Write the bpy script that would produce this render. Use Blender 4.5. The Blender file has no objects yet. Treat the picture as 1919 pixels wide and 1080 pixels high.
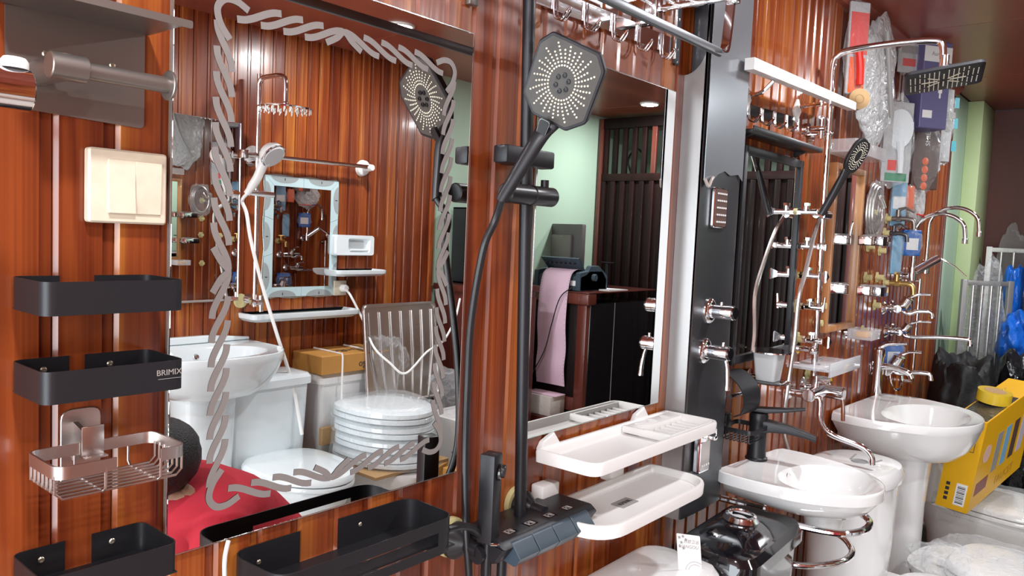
import bpy, bmesh, math, random
from mathutils import Vector, Matrix, noise
PI = math.pi
rnd = random.Random(7)
SC = bpy.context.scene
COL = SC.collection
# ------------------------------------------------------------------ camera, light, exposure
F_PX, YAW, PITCH, ROLL = 1450.0, math.radians(39.77), math.radians(-3.98), math.radians(-2.54)
CAM = Vector((0.0, -0.87, 1.45))
_f = Vector((math.cos(PITCH)*math.cos(YAW), math.cos(PITCH)*math.sin(YAW), math.sin(PITCH)))
_r = Vector((math.sin(YAW), -math.cos(YAW), 0)); _u = _r.cross(_f)
CX = _r*math.cos(ROLL) - _u*math.sin(ROLL); CU = _u*math.cos(ROLL) + _r*math.sin(ROLL)
cd = bpy.data.cameras.new('camera'); cam = bpy.data.objects.new('camera', cd); COL.objects.link(cam)
cd.sensor_width = 36; cd.lens = F_PX/1919*36; cd.clip_start = .02
mw = Matrix.Identity(4)
for i in range(3):
    mw[i][0] = CX[i]; mw[i][1] = CU[i]; mw[i][2] = -_f[i]; mw[i][3] = CAM[i]
cam.matrix_world = mw
SC.camera = cam
vs = SC.view_settings
vs.view_transform = 'Standard'; vs.look = 'None'; vs.gamma = 1; vs.use_curve_mapping = False
vs.exposure = 0.48
SC.cycles.glossy_bounces = 8; SC.cycles.max_bounces = 14; SC.cycles.transparent_max_bounces = 16
SC.cycles.caustics_reflective = False; SC.cycles.caustics_refractive = False
w = bpy.data.worlds.new('daylight'); SC.world = w; w.use_nodes = True
w.node_tree.nodes['Background'].inputs[0].default_value = (.80, .90, 1, 1)
w.node_tree.nodes['Background'].inputs[1].default_value = 1.0
ZC = 2.296        # ceiling height
YO = -2.21        # face of the wall across the aisle
def area(name, loc, rot, sx, sy, energy, col=(1, 1, 1)):
    l = bpy.data.lights.new(name, 'AREA'); l.shape = 'RECTANGLE'; l.size = sx; l.size_y = sy
    l.energy = energy; l.color = col
    o = bpy.data.objects.new(name, l); o.location = loc; o.rotation_euler = rot; COL.objects.link(o); return o
# daylight through the open shop front (x = -1.6), shining into the shop
area('shop_front_daylight', (-1.62, -1.1, 1.2), (0, -PI/2, 0), 2.1, 2.05, 75, (.90, .96, 1))
LAMPS = [(x, y) for y in (-1.65, -.62) for x in (.14, 2.2, 4.26)]

# ------------------------------------------------------------------ helpers
def ray(px, py):
    return _f*F_PX + CX*(px-959.5) - CU*(py-540)
def A(px, py, y=0.0):            # point of the plane y = const seen at a pixel
    d = ray(px, py); return CAM + d*((y-CAM.y)/d.y)
def AZ(px, py, z):
    d = ray(px, py); return CAM + d*((z-CAM.z)/d.z)
def AX(px, py, x):
    d = ray(px, py); return CAM + d*((x-CAM.x)/d.x)

def rpoly(pts, r, n=4, closed=True):
    """polygon / path with rounded corners"""
    out = []; N = len(pts)
    for i, p in enumerate(pts):
        rr = r[i] if isinstance(r, (list, tuple)) else r
        if (not closed and i in (0, N-1)) or rr <= 0:
            out.append(tuple(p)); continue
        p = Vector(p); a = Vector(pts[i-1]); b = Vector(pts[(i+1) % N])
        da = (a-p); db = (b-p); la, lb = da.length, db.length
        if la < 1e-9 or lb < 1e-9: out.append(tuple(p)); continue
        da /= la; db /= lb
        t = min(rr, la*.49, lb*.49)
        p0 = p+da*t; p1 = p+db*t
        for k in range(n+1):
            s = k/n
            out.append(tuple(p0*(1-s)**2 + p*2*s*(1-s) + p1*s*s))
    return out
def catmull(pts, n=6, closed=False):
    P = [Vector(p) for p in pts]; N = len(P); out = []
    rng = range(N if closed else N-1)
    for i in rng:
        p1, p2 = P[i], P[(i+1) % N]
        p0 = P[i-1] if (i > 0 or closed) else p1*2-p2
        p3 = P[(i+2) % N] if (i+2 < N or closed) else p2*2-p1
        for k in range(n):
            t = k/n
            out.append(.5*((2*p1)+(p2-p0)*t+(2*p0-5*p1+4*p2-p3)*t*t+(3*p1-p0-3*p2+p3)*t**3))
    if not closed: out.append(P[-1])
    return out
def ell(cx, cy, a, b, n=32, p=2.0, pf=None):
    """superellipse ring (2-D)"""
    o = []
    for k in range(n):
        t = 2*PI*k/n; c, s = math.cos(t), math.sin(t)
        o.append((cx+a*math.copysign(abs(c)**(2/p), c), cy+b*math.copysign(abs(s)**(2/p), s)))
    return o

class M:
    def __init__(s, org=(0, 0, 0)):
        s.b = bmesh.new(); s.o = Vector(org)
    def v(s, p): return s.b.verts.new(Vector(p)-s.o)
    def face(s, vs):
        try: return s.b.faces.new(vs)
        except ValueError: return None
    def box(s, x0, x1, y0, y1, z0, z1, bev=0, seg=2, rot=None):
        g = bmesh.ops.create_cube(s.b, size=1)['verts']
        c = Vector(((x0+x1)/2, (y0+y1)/2, (z0+z1)/2))
        for q in g:
            q.co = Vector((q.co.x*abs(x1-x0), q.co.y*abs(y1-y0), q.co.z*abs(z1-z0)))
            if rot is not None: q.co = rot @ q.co
            q.co += c-s.o
        if bev:
            es = list({e for q in g for e in q.link_edges})
            bmesh.ops.bevel(s.b, geom=es, offset=bev, segments=seg, affect='EDGES', profile=.5)
        return s
    def ring(s, rings, cap0=True, cap1=True, closed=True):
        R = [[s.v(p) for p in r] for r in rings]
        for a, b in zip(R, R[1:]):
            n = len(a)
            for i in range(n if closed else n-1):
                s.face([a[i], a[(i+1) % n], b[(i+1) % n], b[i]])
        if cap0: s.face(R[0][::-1])
        if cap1: s.face(R[-1])
        return s
    def tube(s, pts, r, seg=10, closed=False, n=0, cap=True):
        P = catmull(pts, n, closed) if n else [Vector(p) for p in pts]
        N = len(P)
        T = []
        for i in range(N):
            a = P[i-1] if (i or closed) else P[0]; b = P[(i+1) % N] if (i < N-1 or closed) else P[-1]
            t = (b-a)
            T.append(t.normalized() if t.length > 1e-9 else Vector((0, 0, 1)))
        u = T[0].orthogonal().normalized(); rings = []
        for i in range(N):
            u = (u - T[i]*u.dot(T[i]))
            u = u.normalized() if u.length > 1e-6 else T[i].orthogonal().normalized()
            w_ = T[i].cross(u)
            rr = r[min(len(r)-1, int(round(i*(len(r)-1)/max(1, N-1))))] if isinstance(r, (list, tuple)) else r
            rings.append([P[i]+(u*math.cos(2*PI*k/seg)+w_*math.sin(2*PI*k/seg))*rr for k in range(seg)])
        if closed: rings.append(rings[0])
        return s.ring(rings, cap and not closed, cap and not closed)
    def lathe(s, prof, org, ax, seg=24, sx=1.0, sy=1.0, up=None):
        ax = Vector(ax).normalized(); u = (Vector(up)-ax*Vector(up).dot(ax)).normalized() if up else ax.orthogonal().normalized()
        w_ = ax.cross(u); org = Vector(org)
        rings = [[org+ax*h+(u*math.cos(2*PI*k/seg)*sx+w_*math.sin(2*PI*k/seg)*sy)*max(r, 1e-5) for k in range(seg)] for r, h in prof]
        return s.ring(rings)
    def cyl(s, a, b, r, r2=None, seg=16, bev=0):
        a = Vector(a); b = Vector(b); L = (b-a).length; r2 = r if r2 is None else r2
        pr = [(r, 0), (r2, L)] if not bev else [(r-bev, 0), (r, bev), (r2, L-bev), (r2-bev, L)]
        return s.lathe(pr, a, b-a, seg)
    def prism(s, poly, plane, a, b, bev=0):
        """poly in 2-D; plane 'xy','xz','yz'; extruded a..b along the third axis"""
        def P(p, h):
            return {'xy': (p[0], p[1], h), 'xz': (p[0], h, p[1]), 'yz': (h, p[0], p[1])}[plane]
        if bev:
            c = Vector((sum(p[0] for p in poly)/len(poly), sum(p[1] for p in poly)/len(poly)))
            def sh(q):
                n = len(q); o = []
                ar = sum(q[i][0]*q[(i+1) % n][1]-q[(i+1) % n][0]*q[i][1] for i in range(n))
                sg = 1 if ar > 0 else -1
                for i in range(n):
                    d = Vector(q[(i+1) % n])-Vector(q[i-1])
                    d = d.normalized() if d.length > 1e-9 else Vector((1, 0))
                    o.append(Vector(q[i])+Vector((-d.y, d.x))*bev*sg)
                return o
            q = sh(poly); sg = 1 if b > a else -1
            return s.ring([[P(p, a) for p in q], [P(p, a+bev*sg) for p in poly], [P(p, b-bev*sg) for p in poly], [P(p, b) for p in q]])
        return s.ring([[P(p, a) for p in poly], [P(p, b) for p in poly]])
    def band(s, path, z0, z1, th, closed=False, plane='xy'):
        """thin wall along a 2-D path"""
        n = len(path); L = []; Rr = []
        for i in range(n):
            a = Vector(path[i-1]) if (i or closed) else Vector(path[0]); b = Vector(path[(i+1) % n]) if (i < n-1 or closed) else Vector(path[-1])
            d = (b-a); d = d.normalized() if d.length > 1e-9 else Vector((1, 0))
            nn = Vector((-d.y, d.x))*th/2; p = Vector(path[i]); L.append(p+nn); Rr.append(p-nn)
        def P(p, h): return {'xy': (p[0], p[1], h), 'xz': (p[0], h, p[1]), 'yz': (h, p[0], p[1])}[plane]
        rings = [[P(L[i], z0), P(L[i], z1), P(Rr[i], z1), P(Rr[i], z0)] for i in range(n)]
        if closed: rings.append(rings[0])
        return s.ring(rings, not closed, not closed)
    def ball(s, c, rx, ry=None, rz=None, sub=3, fn=None):
        g = bmesh.ops.create_icosphere(s.b, subdivisions=sub, radius=1)['verts']
        for q in g:
            k = fn(q.co) if fn else 1
            q.co = Vector((q.co.x*rx, q.co.y*(ry or rx), q.co.z*(rz or rx)))*k + Vector(c)-s.o
        return s
    def hexahedron(s, p8):
        v_ = [s.v(p) for p in p8]
        for f in ((0, 3, 2, 1), (4, 5, 6, 7), (0, 1, 5, 4), (1, 2, 6, 5), (2, 3, 7, 6), (3, 0, 4, 7)): s.face([v_[i] for i in f])
        return s
    def build(s, name, mat, parent=None, label=None, kind=None, ang=35, mesh=None, merge=False):
        if merge: bmesh.ops.remove_doubles(s.b, verts=s.b.verts, dist=1e-5)
        bmesh.ops.recalc_face_normals(s.b, faces=s.b.faces)
        me = bpy.data.meshes.new(name); s.b.to_mesh(me); s.b.free()
        me.materials.append(mat)
        me.shade_smooth(); me.set_sharp_from_angle(angle=math.radians(ang))
        o = bpy.data.objects.new(name, me); COL.objects.link(o)
        if parent is not None: o.parent = parent
        if label: o['label'] = label
        if kind: o['kind'] = kind
        return o
def thing(name, label, cat, loc=(0, 0, 0), rz=0, group=None):
    o = bpy.data.objects.new(name, None); o.empty_display_size = .05; COL.objects.link(o)
    o.location = loc; o.rotation_euler = (0, 0, rz)
    o['label'] = label; o['category'] = cat
    if group: o['group'] = group
    return o
def tag(o, label, cat, group=None):
    o['label'] = label; o['category'] = cat
    if group: o['group'] = group
    return o
def dup(root, loc, rz=None, label=None):
    def cp(o, p):
        c = o.copy(); COL.objects.link(c)
        if p is not None: c.parent = p
        for ch in list(o.children): cp(ch, c)
        return c
    r = cp(root, None); r.location = loc
    if rz is not None: r.rotation_euler = (0, 0, rz)
    if label: r['label'] = label
    return r
def text(name, body, size, mw_, mat, parent, depth=.0002):
    c = bpy.data.curves.new(name, 'FONT'); c.body = body; c.size = size; c.extrude = depth
    c.align_x = 'CENTER'; c.align_y = 'CENTER'; c.resolution_u = 3
    t = bpy.data.objects.new(name, c); COL.objects.link(t)
    dg = bpy.context.evaluated_depsgraph_get(); dg.update()
    me = bpy.data.meshes.new_from_object(t.evaluated_get(dg)); bpy.data.objects.remove(t)
    me.materials.clear(); me.materials.append(mat); me.transform(mw_)
    o = bpy.data.objects.new(name, me); COL.objects.link(o); o.parent = parent; return o
def basis(o, x, y):
    """matrix with text x axis along x, up along y"""
    x = Vector(x).normalized(); y = Vector(y); y = (y-x*y.dot(x)).normalized(); z = x.cross(y)
    m = Matrix.Identity(4)
    for i in range(3): m[i][0] = x[i]; m[i][1] = y[i]; m[i][2] = z[i]; m[i][3] = o[i]
    return m

# ------------------------------------------------------------------ materials
def mat(name, col, rough=.5, metal=0, coat=0, trans=0, alpha=1, ior=1.45, emit=None, es=0, bump=0, bscale=60, var=0, vscale=8, spec=None, aniso=0):
    m = bpy.data.materials.new(name); m.use_nodes = True; nt = m.node_tree; p = nt.nodes['Principled BSDF']
    p.inputs['Base Color'].default_value = (*col, 1); p.inputs['Roughness'].default_value = rough; p.inputs['Metallic'].default_value = metal
    p.inputs['Coat Weight'].default_value = coat; p.inputs['Coat Roughness'].default_value = .08
    p.inputs['Transmission Weight'].default_value = trans; p.inputs['Alpha'].default_value = alpha; p.inputs['IOR'].default_value = ior
    if spec is not None: p.inputs['Specular IOR Level'].default_value = spec
    if aniso: p.inputs['Anisotropic'].default_value = aniso
    if emit: p.inputs['Emission Color'].default_value = (*emit, 1); p.inputs['Emission Strength'].default_value = es
    tc = nt.nodes.new('ShaderNodeNewGeometry')
    if bump:
        n = nt.nodes.new('ShaderNodeTexNoise'); n.inputs['Scale'].default_value = bscale; n.inputs['Detail'].default_value = 4
        nt.links.new(tc.outputs['Position'], n.inputs['Vector'])
        b = nt.nodes.new('ShaderNodeBump'); b.inputs['Strength'].default_value = bump; b.inputs['Distance'].default_value = .01
        nt.links.new(n.outputs['Fac'], b.inputs['Height']); nt.links.new(b.outputs['Normal'], p.inputs['Normal'])
    if var:
        n = nt.nodes.new('ShaderNodeTexNoise'); n.inputs['Scale'].default_value = vscale; n.inputs['Detail'].default_value = 5
        nt.links.new(tc.outputs['Position'], n.inputs['Vector'])
        mx = nt.nodes.new('ShaderNodeMix'); mx.data_type = 'RGBA'
        mx.inputs['A'].default_value = (*[c*(1-var) for c in col], 1); mx.inputs['B'].default_value = (*[min(1, c*(1+var)) for c in col], 1)
        nt.links.new(n.outputs['Fac'], mx.inputs['Factor']); nt.links.new(mx.outputs['Result'], p.inputs['Base Color'])
    return m
def wood(name, c0, c1, c2, rough=.22, coat=.6, gx=34, gz=1.6, rand=.35, bump=.08, axis='z'):
    m = bpy.data.materials.new(name); m.use_nodes = True; nt = m.node_tree; N = nt.nodes; Lk = nt.links; p = N['Principled BSDF']
    g = N.new('ShaderNodeNewGeometry'); oi = N.new('ShaderNodeObjectInfo')
    ad = N.new('ShaderNodeVectorMath'); ad.operation = 'MULTIPLY_ADD'
    Lk.new(oi.outputs['Random'], ad.inputs[0]); ad.inputs[1].default_value = (7, 3, 11); Lk.new(g.outputs['Position'], ad.inputs[2])
    mp = N.new('ShaderNodeMapping')
    mp.inputs['Scale'].default_value = {'z': (gx, gx, gz), 'x': (gz, gx, gx), 'y': (gx, gz, gx)}[axis]
    Lk.new(ad.outputs[0], mp.inputs['Vector'])
    n1 = N.new('ShaderNodeTexNoise'); n1.inputs['Scale'].default_value = .55; n1.inputs['Detail'].default_value = 3; n1.inputs['Distortion'].default_value = 1.2
    Lk.new(mp.outputs[0], n1.inputs['Vector'])
    mp2 = N.new('ShaderNodeMapping'); k = 9
    mp2.inputs['Scale'].default_value = {'z': (k, k, .35), 'x': (.35, k, k), 'y': (k, .35, k)}[axis]
    Lk.new(mp.outputs[0], mp2.inputs['Vector'])
    n2 = N.new('ShaderNodeTexNoise'); n2.inputs['Scale'].default_value = 1; n2.inputs['Detail'].default_value = 6
    Lk.new(mp2.outputs[0], n2.inputs['Vector'])
    mm = N.new('ShaderNodeMath'); mm.operation = 'MULTIPLY_ADD'; mm.inputs[1].default_value = .28; Lk.new(n2.outputs['Fac'], mm.inputs[0]); Lk.new(n1.outputs['Fac'], mm.inputs[2])
    m2 = N.new('ShaderNodeMath'); m2.operation = 'MULTIPLY_ADD'; m2.inputs[1].default_value = rand; Lk.new(oi.outputs['Random'], m2.inputs[0]); Lk.new(mm.outputs[0], m2.inputs[2])
    m3 = N.new('ShaderNodeMath'); m3.operation = 'SUBTRACT'; m3.inputs[1].default_value = rand*.5+.14; Lk.new(m2.outputs[0], m3.inputs[0])
    cr = N.new('ShaderNodeValToRGB'); cr.color_ramp.elements[0].position = .28; cr.color_ramp.elements[0].color = (*c0, 1)
    cr.color_ramp.elements[1].position = .75; cr.color_ramp.elements[1].color = (*c2, 1)
    e = cr.color_ramp.elements.new(.52); e.color = (*c1, 1)
    Lk.new(m3.outputs[0], cr.inputs[0]); Lk.new(cr.outputs[0], p.inputs['Base Color'])
    p.inputs['Roughness'].default_value = rough; p.inputs['Coat Weight'].default_value = coat; p.inputs['Coat Roughness'].default_value = .1
    b = N.new('ShaderNodeBump'); b.inputs['Strength'].default_value = bump; b.inputs['Distance'].default_value = .01
    Lk.new(n1.outputs['Fac'], b.inputs['Height']); Lk.new(b.outputs['Normal'], p.inputs['Normal']); Lk.new(b.outputs['Normal'], p.inputs['Coat Normal'])
    return m
def film(name, col, op=.35, rough=.12, bump=.5, bs=30):
    """clear plastic film: partly see-through, glossy, crinkled"""
    m = bpy.data.materials.new(name); m.use_nodes = True; nt = m.node_tree; N = nt.nodes; Lk = nt.links; p = N['Principled BSDF']
    p.inputs['Base Color'].default_value = (*col, 1); p.inputs['Roughness'].default_value = rough; p.inputs['Specular IOR Level'].default_value = .9
    g = N.new('ShaderNodeNewGeometry'); n = N.new('ShaderNodeTexNoise'); n.inputs['Scale'].default_value = bs; n.inputs['Detail'].default_value = 3; n.inputs['Distortion'].default_value = .8
    Lk.new(g.outputs['Position'], n.inputs['Vector'])
    b = N.new('ShaderNodeBump'); b.inputs['Strength'].default_value = bump; b.inputs['Distance'].default_value = .02
    Lk.new(n.outputs['Fac'], b.inputs['Height']); Lk.new(b.outputs['Normal'], p.inputs['Normal'])
    t = N.new('ShaderNodeBsdfTransparent'); mx = N.new('ShaderNodeMixShader'); lw = N.new('ShaderNodeLayerWeight'); lw.inputs[0].default_value = .45
    Lk.new(b.outputs['Normal'], lw.inputs['Normal'])
    mr = N.new('ShaderNodeMapRange'); mr.inputs['To Min'].default_value = op*.6; mr.inputs['To Max'].default_value = min(1, op*2.2)
    Lk.new(lw.outputs['Facing'], mr.inputs['Value']); Lk.new(mr.outputs[0], mx.inputs[0]); Lk.new(t.outputs[0], mx.inputs[1]); Lk.new(p.outputs[0], mx.inputs[2])
    Lk.new(mx.outputs[0], N['Material Output'].inputs['Surface']); return m
WOOD = wood('wall_wood', (.115, .018, .006), (.25, .052, .012), (.41, .135, .025), rough=.27, coat=.32, rand=.22)
WOODT = wood('tan_wood', (.34, .13, .04), (.45, .19, .07), (.55, .26, .1), rough=.35, coat=.3)
WOODD = wood('dark_wood', (.005, .0025, .0022), (.011, .004, .0035), (.018, .006, .005), rough=.5, coat=.04)
WOODD.node_tree.nodes['Principled BSDF'].inputs['Specular IOR Level'].default_value = .15
WOODC = wood('counter_wood', (.07, .016, .012), (.11, .026, .018), (.15, .035, .022), rough=.3, coat=.4)
CEIL = wood('ceiling_wood', (.22, .048, .03), (.28, .064, .038), (.34, .085, .05), rough=.35, coat=.15, gx=5, gz=.8, rand=.05, bump=.03, axis='x')
BACKW = mat('groove_backing', (.10, .014, .005), .4)
GREEN = mat('green_paint', (.45, .61, .47), .55, var=.08, vscale=3)
YGREEN = mat('yellow_green_paint', (.50, .60, .32), .55, var=.12, vscale=4)
BROWNW = mat('brown_panel', (.11, .03, .02), .5, coat=.0, var=.35, vscale=3)
FLOORM = mat('floor_tiles', (.55, .52, .48), .25, coat=.2, var=.1, vscale=4)
BLK = mat('black_metal', (.018, .018, .021), .38, .3, bump=.05, bscale=900)
BLKG = mat('black_gloss', (.006, .006, .008), .06, coat=.8)
BLKP = mat('black_plastic', (.014, .014, .016), .33)
GREYM = mat('gunmetal', (.27, .24, .22), .38, .85)
CHR = mat('chrome', (.86, .86, .88), .07, 1)
STEEL = mat('brushed_steel', (.62, .58, .56), .3, 1, aniso=.3)
STEELD = mat('dark_steel', (.13, .135, .145), .33, .85)
SILV = mat('silver_paint', (.36, .35, .35), .4, .6)
BRASS = mat('brass', (.62, .42, .16), .3, .9)
ZINC = mat('screw_zinc', (.5, .46, .36), .35, .9)
CER = mat('white_ceramic', (.80, .80, .79), .08, coat=.6)
CERB = mat('cool_ceramic', (.72, .78, .80), .08, coat=.6)
WPL = mat('white_plastic', (.80, .79, .77), .28)
CRM = mat('cream_plastic', (.66, .58, .45), .3, var=.16, vscale=50)
IVO = mat('ivory_plug', (.62, .55, .27), .45)
MIR = mat('mirror_glass', (.90, .91, .90), 0.0, 1)
MIRE = mat('mirror_edge', (.55, .60, .58), .15, .8)
ETCH = mat('etched_grey', (.22, .20, .19), .6)
BLUET = mat('slate_blue_key', (.035, .055, .075), .35)
FROST = mat('frosted_glass', (.72, .74, .75), .4, trans=.25)
ACR = film('clear_acrylic', (.8, .8, .82), .3, .05, .05, 10)
BAG = film('clear_film', (.85, .88, .9), .34, .15, 1, 22)
BAGT = film('thin_film', (.9, .93, .95), .13, .12, 1, 35)
BAGW = film('milky_film', (.75, .77, .78), .62, .2, .8, 30)
RED = mat('red_cloth', (.40, .012, .028), .85, bump=1.0, bscale=9)
HAIR = mat('dark_hair', (.01, .009, .01), .5, bump=.5, bscale=200)
SKIN = mat('skin', (.38, .2, .13), .5)
TROU = mat('dark_trousers', (.02, .022, .035), .8)
CARD = mat('cardboard', (.42, .26, .12), .75, var=.12, vscale=12)
CARDD = mat('orange_cardboard', (.46, .22, .05), .7, var=.1, vscale=10)
YEL = mat('yellow_card', (.78, .42, .008), .4, var=.06)
YELT = mat('yellow_tape', (.75, .52, .03), .2, coat=.5)
BBAG = mat('black_bag_film', (.008, .008, .01), .22, bump=.9, bscale=28)
BLUEB = mat('blue_bag_film', (.01, .12, .55), .3, bump=.5, bscale=20)
INK = mat('dark_print', (.03, .03, .035), .5)
GREYI = mat('grey_print', (.30, .29, .28), .5)
WHITE = mat('white_print', (.82, .82, .82), .45)
PACKW = mat('pack_grey_white', (.48, .49, .50), .4, var=.25, vscale=25)
PINK = mat('pink_paper', (.80, .56, .68), .6)
PRN = mat('printer_grey', (.05, .075, .095), .45)
GREYD = mat('monitor_grey', (.10, .09, .09), .4)
REDP = mat('red_print', (.7, .03, .02), .4)
ORG = mat('orange_print', (.8, .12, .02), .4)
PUR = mat('purple_box', (.13, .12, .26), .45)
BLUL = mat('light_blue_print', (.20, .42, .62), .4)
TEAL = mat('teal_print', (.05, .42, .52), .4)
BROWNB = mat('brown_box', (.10, .055, .045), .45)
DBLUE = mat('deep_blue', (.01, .12, .45), .3)
LAMPM = mat('lamp_diffuser', (1, 1, 1), .5, emit=(1, .97, .92), es=14)
NOZ = mat('cream_nozzle', (.85, .78, .62), .4)
GRN_T = mat('green_print', (.03, .25, .12), .4)
GLASSG = mat('pale_glass', (.48, .62, .64), .12, coat=.4)

# ------------------------------------------------------------------ room shell
def struct(name, m, mt, **k):
    return m.build(name, mt, None, kind='structure', **k)
XL, XW, XG, XR = -1.6, 4.49, 4.95, 5.33
fl = struct('floor', M().box(XL-1.5, XR, YO-.1, .1, -.06, -.004), FLOORM)
tm = M().box(0, .396, 0, .396, -.004, 0, .0015, 1)
t0 = tm.build('tile', FLOORM, fl)
for i in range(17):
    for j in range(6):
        o = t0 if (i, j) == (0, 0) else t0.copy()
        if o is not t0: COL.objects.link(o)
        o.location = (XL+i*.4+.002, YO+.0+j*.4+.002-.1, 0)
cl = struct('ceiling', M().box(XL, XR+.1, YO-.1, .1, ZC+.006, ZC+.08), BACKW)
for k in range(6):
    M().box(XL+.9+k*1.0+.0015 if k else XL, XL+.9+(k+1)*1.0-.0015, YO-.02, 0.0, ZC, ZC+.006, .001, 1).build('panel', CEIL, cl)
wb = struct('wall_back', M().box(XL, XW, .004, .1, 0, ZC), BACKW)
def plank_mesh():
    prof = [(0.0006, .004), (0.0006, -.0003+.0012), (.0052, -.0040), (.0482, -.0040), (.0500, -.0005), (.0604, -.0005), (.0604, .004)]
    return M().prism(prof, 'xy', 0, 1)
p0 = plank_mesh().build('plank', WOOD, wb, ang=20)
PITCH_X = .061
first = True; x = .306-PITCH_X*31
while x < XW-.03:
    o = p0 if first else p0.copy()
    if not first: COL.objects.link(o)
    first = False; o.location = (x, 0, .1); o.scale = (1, 1, ZC-.1); x += PITCH_X
struct('baseboard_back', M().box(XL, XW, -.012, .004, 0, .1, .002), WOOD)
struct('trim_1', M().prism([(0, ZC), (-.045, ZC), (-.045, ZC-.012), (-.02, ZC-.045), (0, ZC-.05)], 'yz', XL, XW), CEIL)
struct('trim_2', M().box(XW-.012, XW+.012, -.012, .01, 0, ZC, .002), WOODC)
struct('wall_back_green', M().box(XW, XR, .012, .1, 0, ZC), GREEN)
struct('trim_3', M().box(XG, XR-.02, -.065, .012, 0, ZC, .004), YGREEN)
wf = struct('wall_front', M().box(XL, 2.96, YO-.1, YO-.004, 0, ZC), BACKW)
x = 2.94; first = True
while x > XL+.1:
    o = p0.copy(); COL.objects.link(o); o.parent = wf
    o.location = (x, YO, .1); o.rotation_euler = (0, 0, PI); o.scale = (1, 1, ZC-.1); x -= PITCH_X
struct('trim_4', M().box(2.945, 2.975, YO-.1, YO+.014, .0, ZC, .003), WOOD)
struct('wall_front_green', M().box(2.96, XR, YO-.1, YO-.01, 0, ZC), GREEN)
struct('wall_right', M().box(XR, XR+.1, -1.15, .1, 0, ZC), BROWNW)
struct('wall_right_green', M().box(XR, XR+.1, YO-.1, -1.15, 0, ZC), GREEN)
struct('wall_left', M().box(XL-.1, XL, YO-.1, .1, 2.23, ZC+.08), GREEN)
for i, (lx, ly) in enumerate(LAMPS):
    t = thing('ceiling_lamp', '', 'lamp', (lx, ly, ZC), group='round recessed ceiling lamps')
    M().lathe([(.052, 0), (.062, 0), (.060, -.006), (.052, -.008), (.05, -.004)], (0, 0, 0), (0, 0, 1), 32).build('rim', WPL, t)
    M().lathe([(.05, -.002), (.05, -.005), (.03, -.007), (.0, -.0075)], (0, 0, 0), (0, 0, 1), 32).build('diffuser', LAMPM, t)
    l = bpy.data.lights.new('lamp_light', 'AREA'); l.shape = 'DISK'; l.size = .10; l.energy = 11; l.color = (.95, .97, 1)
    lo = bpy.data.objects.new('lamp_light', l); lo.location = (0, 0, -.010); lo.parent = t; COL.objects.link(lo)
    t['label'] = ['round recessed ceiling lamp nearest the open shop front, counter side of the aisle', 'lit round ceiling lamp reflected near the top of the etched mirror',
                  'lit round ceiling lamp reflected in the top corner of the plain mirror', 'round recessed ceiling lamp nearest the open shop front, display side of the aisle',
                  'round ceiling lamp above the display wall beside the shower panel', 'round ceiling lamp above the display wall near the green pillar'][i]

# ------------------------------------------------------------------ mirrors
MY = -.010
def etched_rope(m, y, x0, x1, z0, z1):
    W = .0086
    def strip(pts, dy=0):
        path = catmull(pts, 5)
        n = len(path); ring = []
        up, dn = [], []
        for i in range(n):
            a = path[max(0, i-1)]; b = path[min(n-1, i+1)]; d = (b-a).normalized(); nn = Vector((-d.y, d.x))*W/2
            up.append(path[i]+nn); dn.append(path[i]-nn)
        for i in range(n-1):
            q = [m.v((p.x, y-dy, p.y)) for p in (up[i], up[i+1], dn[i+1], dn[i])]; m.face(q)
    def S(c, along, across, L, a, s):
        pts = []
        for k in range(7):
            t = -1+k/3
            pts.append(c+along*(L*t)+across*(s*a*math.sin(t*PI/2)))
        strip(pts)
    def run(p, q, a=.0102, flip=1):
        p = Vector(p); q = Vector(q); L = (q-p).length; al = (q-p)/L; ac = Vector((-al.y, al.x))
        n = max(2, round(L/.0302)); st = L/n
        for i in range(n+1):
            c = p+al*(st*i); s = flip if i < n/2 else -flip
            if i == n//2:
                strip([c-al*st*.9-ac*a*flip, c-al*st*.35, c+ac*a*flip*.95, c+al*st*.4, c+al*st*.95-ac*a*flip], .0003); 
            else: S(c, al, ac, st*.95, a, s)
    run((x0, z0+.045), (x0, z1-.045), flip=-1); run((x1, z0+.045), (x1, z1-.045))
    run((x0+.045, z1), (x1-.045, z1)); run((x0+.045, z0), (x1-.045, z0), flip=-1)
    for cx, cz, sx, sz in ((x0, z0, 1, 1), (x0, z1, 1, -1), (x1, z0, -1, 1), (x1, z1, -1, -1)):
        P = lambda a, b: Vector((cx+sx*a, cz+sz*b))
        strip([P(.006, .036), P(-.006, .020), P(-.010, .003), P(-.001, -.009), P(.014, -.010), P(.030, -.003)], .0003)
m1 = thing('wall_mirror', 'large rectangular mirror with a grey rope pattern etched around its border', 'mirror', (.668, 0, 1.41))
mm = M(m1.location); mm.box(.424, .913, -.009, -.0042, 1.055, 1.765); mm.build('glass', MIRE, m1)
mm = M(m1.location); mm.box(.4255, .9115, MY, -.009, 1.0565, 1.7635, .0008, 1); mm.build('silvered_face', MIR, m1)
mm = M(m1.location); etched_rope(mm, MY-.0004, .487, .861, 1.111, 1.700); mm.build('etched_border', ETCH, m1)
m2 = thing('wall_mirror', 'plain frameless mirror behind the black shower column, reflecting the counter', 'mirror', (1.34, 0, 1.43))
mm = M(m2.location); mm.box(1.088, 1.580, -.009, -.0042, 1.077, 1.785); mm.build('glass', MIRE, m2)
mm = M(m2.location); mm.box(1.0895, 1.5785, MY, -.009, 1.0785, 1.7835, .0008, 1); mm.build('silvered_face', MIR, m2)
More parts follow.
